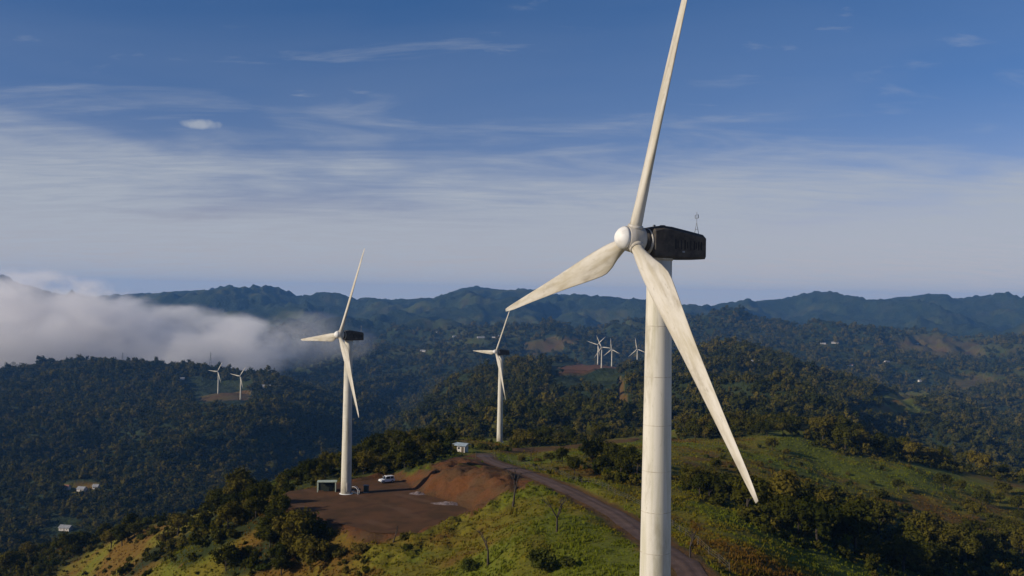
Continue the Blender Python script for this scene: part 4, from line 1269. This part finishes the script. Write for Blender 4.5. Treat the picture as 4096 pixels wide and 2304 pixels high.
# guard house on the bank above the bend
g = cast(462.5, 452)
gz = float(H(g[0], g[1])[0])
gh = house(g[0], g[1], 2.9, 2.6, 2.5, 0.45, R_(-24), 'small white guard house with a bluish metal roof above the road bend', M_WALL, M_ROOF, name='guard_house', over=0.75, z=gz - 0.1)
MB().box((-2.1, 0.6, 2.62), (2.6, 3.2, 0.10)).build('porch_roof', M_ROOF, gh)
for xx, yy in ((-3.2, -0.8), (-3.2, 2.0)):
    MB().tube((xx, yy, -0.6), (xx, yy, 2.58), 0.07, n=6).build('porch_post', M_WOOD, gh)

# open fronted shelter at the back left of the pad
g = np.array(flat_at(327, 491.5, PADZ))
t = empty('equipment_shelter', (g[0], g[1], PADZ + 0.1), R_(8), 'dark open fronted shelter with a pale green frame on the gravel pad', 'shelter')
MB().box((0, 1.1, 1.25), (4.6, 0.06, 2.5)).build('back_wall', M_DARKG, t)
MB().box((2.3, 0, 1.25), (0.06, 2.2, 2.5)).build('side_wall', M_DARKG, t)
MB().box((0, 0, 2.56), (5.0, 2.6, 0.12)).build('roof', M_GREEN, t)
for xx in (-2.36, 2.2):
    for yy in (-1.16, 1.02):
        MB().box((xx, yy, 1.25), (0.26, 0.2, 2.5)).build('post', M_GREEN, t)
MB().box((-2.33, 0, 2.38), (0.14, 2.3, 0.2)).build('beam', M_GREEN, t)
MB().box((0.4, 0.3, 0.75), (2.6, 1.1, 1.4)).build('transformer_box', M_DARKG, t)

# steps with a white rail and a control cabinet at the foot of that turbine
def local(base, yaw, dx, dy):
    a = -R_(yaw)
    return base[0] + dx * math.cos(a) - dy * math.sin(a), base[1] + dx * math.sin(a) + dy * math.cos(a)
sx, sy = T2[0] + 2.6, T2[1] - 0.6
t = empty('entrance_steps', (sx, sy, PADZ + 0.1), R_(-10), 'metal steps with a white curved handrail at the turbine door', 'steps')
for k in range(4):
    MB().box((-0.7 + 0.32 * k, 0, 0.82 - 0.2 * k), (0.34, 0.9, 0.06)).build('step', M_STEEL, t)
for yy in (-0.48, 0.48):
    mb = MB(); pts = [(-0.9, yy, 1.9), (-0.3, yy, 1.95), (0.2, yy, 1.75), (0.55, yy, 1.3), (0.72, yy, 0.7), (0.75, yy, 0.0)]
    for p_, q_ in zip(pts[:-1], pts[1:]): mb.tube(p_, q_, 0.06, n=6)
    mb.build('handrail', M_WHITE, t)
    MB().box((-0.2, yy, 0.42), (1.4, 0.05, 0.1)).build('stringer', M_STEEL, t)
t = empty('control_cabinet', (T2[0] + 4.9, T2[1] + 1.6, PADZ + 0.1), R_(-12), 'dark control cabinet standing right of the turbine on the gravel pad', 'cabinet')
MB().box((0, 0, 0.08), (1.3, 0.9, 0.16)).build('plinth', M_CONC, t)
MB().box((0, 0, 1.0), (1.15, 0.75, 1.7)).build('housing', M_DARKG, t)
MB().box((0, 0, 1.89), (1.3, 0.9, 0.07)).build('lid', M_STEEL, t)
for xx in (-.28, .28): MB().box((xx, -0.385, 1.0), (.5, .03, 1.5)).build('door', M_DARKG, t)

M_RUB = mat('pale broken rubble', (0.20, 0.16, 0.155), 0.9, (0.09, 0.06, 0.05), 1.6, 6, bump=0.8, bscale=4.0)
for (px, py, rx_, ry_, lb) in ((418.5, 494, 3.0, 1.8, 'small pale rubble heap at the left foot of the red bank'), (448, 504, 4.2, 2.2, 'wide pale rubble heap at the right foot of the red bank')):
    gx, gy = flat_at(px, py, PADZ)
    r = random.Random(int(px)); vs, fs = [], []
    for k in range(5):
        for i in range(14):
            a = 2 * PI * i / 14; f = 1 - k / 4.6
            vs.append((rx_ * f * math.cos(a) * r.uniform(.75, 1.2), ry_ * f * math.sin(a) * r.uniform(.75, 1.2), -0.05 + 0.5 * (1 - f) * r.uniform(.5, 1.4)))
    for k in range(4):
        for i in range(14): fs.append((k * 14 + i, k * 14 + (i + 1) % 14, (k + 1) * 14 + (i + 1) % 14, (k + 1) * 14 + i))
    fs.append(tuple(56 + i for i in range(14)))
    o = mesh_obj('rubble_heap', vs, fs, M_RUB); o.location = (gx, gy, float(H(gx, gy)[0]) + 0.1)
    tag(o, lb, 'rubble', 'rubble heaps')

# gate at the bend
g = cast(484, 460)
rdv = np.array([_rx[-6] - _rx[-4], _ry[-6] - _ry[-4]]); rdv /= np.linalg.norm(rdv)
ga = math.atan2(rdv[1], rdv[0]) - PI / 2
t = empty('road_gate', (_rx[-4], _ry[-4], _rz[-4] + 0.1), ga, 'low barred gate across the road below the guard house', 'gate')
for xx in (-3.0, 3.0): MB().tube((xx, 0, -0.4), (xx, 0, 1.7), 0.13, n=8).build('post', M_WOOD, t)
for zz in (0.4, 0.75, 1.1, 1.4): MB().tube((-2.9, 0, zz), (2.9, 0, zz), 0.035, n=6).build('bar', M_STEEL, t)

# fence along the right side of the road: posts and wires, posts counted from the bend
fl = []
cum = 0; last = None
for i in range(12, len(_rx) - 3):
    td = dirs[i] / np.linalg.norm(dirs[i]); nr_ = np.array([td[1], -td[0]])
    q = np.array([_rx[i], _ry[i]]) + nr_ * 7.2
    if last is None or np.linalg.norm(q - last) > 4.0:
        fl.append(q); last = q
fl = fl[::-1]
ft = empty('wire_fence', (fl[0][0], fl[0][1], float(H(*fl[0])[0])), 0, 'wire fence on wooden posts along the right side of the road', 'fence')
o0 = np.array([fl[0][0], fl[0][1], float(H(*fl[0])[0])])
tops = []
pm = MB().tube((0, 0, -0.4), (0, 0, 1.45), 0.075, 0.06, 6)
pme = bpy.data.meshes.new('post'); pme.from_pydata(pm.v, [], pm.f); pme.materials.append(M_WOOD)
for q in fl:
    zz = float(H(q[0], q[1])[0])
    p_ = link(bpy.data.objects.new('post', pme), ft)
    p_.location = (q[0] - o0[0], q[1] - o0[1], zz - o0[2])
    p_.rotation_euler = (random.uniform(-.07, .07), random.uniform(-.07, .07), random.uniform(0, 3))
    tops.append(np.array([q[0], q[1], zz]) - o0)
for hh in (0.55, 0.95, 1.3):
    mb = MB()
    for a, b in zip(tops[:-1], tops[1:]): mb.tube(a + np.array([0, 0, hh]), b + np.array([0, 0, hh]), 0.012, n=4)
    mb.build('wire', M_STEEL, ft)

# hedge in the dip beyond the gate
g = cast(497, 449.5)
for k in range(5):
    gx, gy = g[0] - 5 + k * 2.4, g[1] - 3.5
    tree(gx, gy, 1.9, 0.0, nth(k + 1) + 'dark bush in the hedge beyond the road gate', 'hedge bushes', 0, True, random.Random(k))

# scattered farmhouses
FARMS = [(66, 531, 11, 7, 'white roofed house low on the shaded slope at the bottom left', M_ROOFW), (82, 491.5, 9, 6, 'white farmhouse in the small clearing above the bottom left corner', M_ROOFW), (96, 490.5, 6, 5, 'small shed right of the white farmhouse in the left clearing', M_ROOFW), (67, 491, 6, 5, 'tan shed left of the white farmhouse in the left clearing', M_ROOFR),
         (390, 411, 14, 8, 'white roofed house in the wooded valley between the two middle turbines', M_ROOFW), (266, 388.5, 28, 9, 'long white roof in the woods right of the distant turbine pair', M_ROOFW), (181, 380, 22, 9, 'grey roof left of the distant turbine pair', M_ROOFW),
         (455, 338.5, 34, 12, 'long pale roof on the far hillside left of the middle turbine', M_ROOFW), (481, 338.5, 46, 14, 'longest pale roof on the far hillside above the middle turbine', M_ROOFW), (494, 338, 22, 12, 'pale roof just left of the upright blade of the middle turbine', M_ROOFW),
         (500, 337, 24, 11, 'pale far roof right of the upright blade of the middle turbine', M_ROOFW), (437, 333, 24, 12, 'small far roof on the hillside left of the long pale roofs', M_ROOFW), (423, 352, 30, 10, 'far roof above the left blade of the middle turbine', M_ROOFW),
         (835, 345, 40, 14, 'pale roof on the far right mountainside below the left peak', M_ROOFW), (823, 344.5, 30, 12, 'grey roof beside the pale one on the far right mountainside', M_ROOFW), (887, 363.5, 24, 12, 'bright white roof on the brown hill in the right valley', M_ROOFW), (919, 375.5, 28, 10, 'white roof in the right valley below the brown hill', M_ROOFW),
         (921, 382, 26, 10, 'lower of two white roofs in the right valley', M_ROOFW), (918, 345, 24, 11, 'pale roof above the brown hill in the right valley', M_ROOFW), (754, 363.5, 24, 10, 'grey roof at the edge of the wood right of the foreground tower', M_ROOFW), (850, 366, 24, 12, 'red roof in the right valley', M_ROOFR)]
rr = random.Random(4)
for px, py, w_, d_, lb, rf in FARMS:
    g = cast(px, py)
    if g is None: continue
    w_, d_ = (w_ * 0.62, d_ * 0.8) if w_ > 20 else (w_, d_)
    house(g[0], g[1], w_, d_, 3.2 if w_ < 15 else 4.0, 2.0 if w_ < 15 else 2.6, rr.uniform(-.35, .35), lb, M_WALL, rf, 'scattered farmhouses', 0.6, 'house', w_ < 13, float(H(g[0], g[1])[0]) + (1.0 if w_ > 20 else 0.2))

# lattice pylons on the crest of the dark hill
def pylon(px, d, hgt, label):
    x_ = (px - 512) / FPX * d
    t = empty('power_pylon', (x_, d, float(H(x_, d)[0]) - 1), 0, label, 'pylon', 'pylons on the crest')
    def wd(z_): return np.interp(z_, [0, hgt * .65, hgt], [3.4, 1.0, 0.25])
    for sx_ in (-1, 1):
        for sy_ in (-1, 1):
            mb = MB(); zs = np.linspace(0, hgt, 7)
            for a, b in zip(zs[:-1], zs[1:]): mb.tube((sx_ * wd(a), sy_ * wd(a), a), (sx_ * wd(b), sy_ * wd(b), b), 0.16, n=4)
            mb.build('leg', M_STEEL, t)
    mb = MB(); zs = np.linspace(0, hgt * .9, 8)
    for a, b in zip(zs[:-1], zs[1:]):
        for s_ in (-1, 1):
            mb.tube((-s_ * wd(a), -wd(a), a), (s_ * wd(b), -wd(b), b), 0.1, n=4).tube((-wd(a), -s_ * wd(a), a), (-wd(b), s_ * wd(b), b), 0.1, n=4)
    mb.build('bracing', M_STEEL, t)
    for zz, ww in ((hgt * .70, 5.0), (hgt * .82, 4.2), (hgt * .93, 3.2)):
        MB().tube((-ww, 0, zz), (ww, 0, zz), 0.16, n=4).build('cross_arm', M_STEEL, t)
pylon(124, 2290, 36, 'lattice power pylon on the dark crest at the left, half in cloud')
pylon(212, 2190, 44, 'lattice power pylon behind the distant turbine pair, half in cloud')

# ------------------------------------------------------------------ cloud lying on the hills
def low_cloud(px, py, d, hw, hh, hd, dens, seed, edge=0.0):
    ctr = P(px, py, d)
    me = bpy.data.meshes.new('low_cloud')
    bm = bmesh.new(); bmesh.ops.create_icosphere(bm, subdivisions=3, radius=1.0); bm.to_mesh(me); bm.free()
    o = bpy.data.objects.new('low_cloud', me); link(o)
    o.location = ctr; o.scale = (hw, hd, hh)
    mt = bpy.data.materials.new('cloud vapour'); mt.use_nodes = True
    nt, ln = mt.node_tree.nodes, mt.node_tree.links
    nt.clear()
    tc = nt.new('ShaderNodeTexCoord')
    vl = nt.new('ShaderNodeVectorMath'); vl.operation = 'LENGTH'; ln.new(tc.outputs['Object'], vl.inputs[0])
    mp = N(nt, 'ShaderNodeMapping', ins={'Scale': (hw / 150.0, hd / 170.0, hh / 95.0), 'Location': (seed, seed * .7, 0)}); ln.new(tc.outputs['Object'], mp.inputs['Vector'])
    nzn = N(nt, 'ShaderNodeTexNoise', ins={'Scale': 1.0, 'Detail': 6.0, 'Roughness': 0.58}); ln.new(mp.outputs[0], nzn.inputs['Vector'])
    v = mathn(nt, ln, 'ADD', mathn(nt, ln, 'MULTIPLY', mathn(nt, ln, 'SUBTRACT', 1.0, vl.outputs['Value']), 1.7), mathn(nt, ln, 'MULTIPLY', mathn(nt, ln, 'SUBTRACT', nzn.outputs['Fac'], 0.5), 3.4))
    dn = smooth(nt, ln, v, 0.14 + edge, 0.66 + edge, 0.0, dens)
    rim = smooth(nt, ln, vl.outputs['Value'], 0.98, 0.85)
    pv = N(nt, 'ShaderNodeVolumePrincipled', ins={'Color': (1.0, 0.975, 0.955, 1), 'Anisotropy': -0.25})
    ln.new(mathn(nt, ln, 'MULTIPLY', dn, rim), pv.inputs['Density'])
    out = nt.new('ShaderNodeOutputMaterial'); ln.new(pv.outputs[0], out.inputs['Volume'])
    me.materials.append(mt)
    return tag(o, kind='stuff')
low_cloud(0, 350, 2800, 600, 262, 400, 0.0085, 1.3, -0.08)
low_cloud(185, 350, 2850, 430, 150, 320, 0.0062, 5.1, 0.06)
low_cloud(300, 340, 2950, 260, 100, 260, 0.0012, 3.4, 0.06)
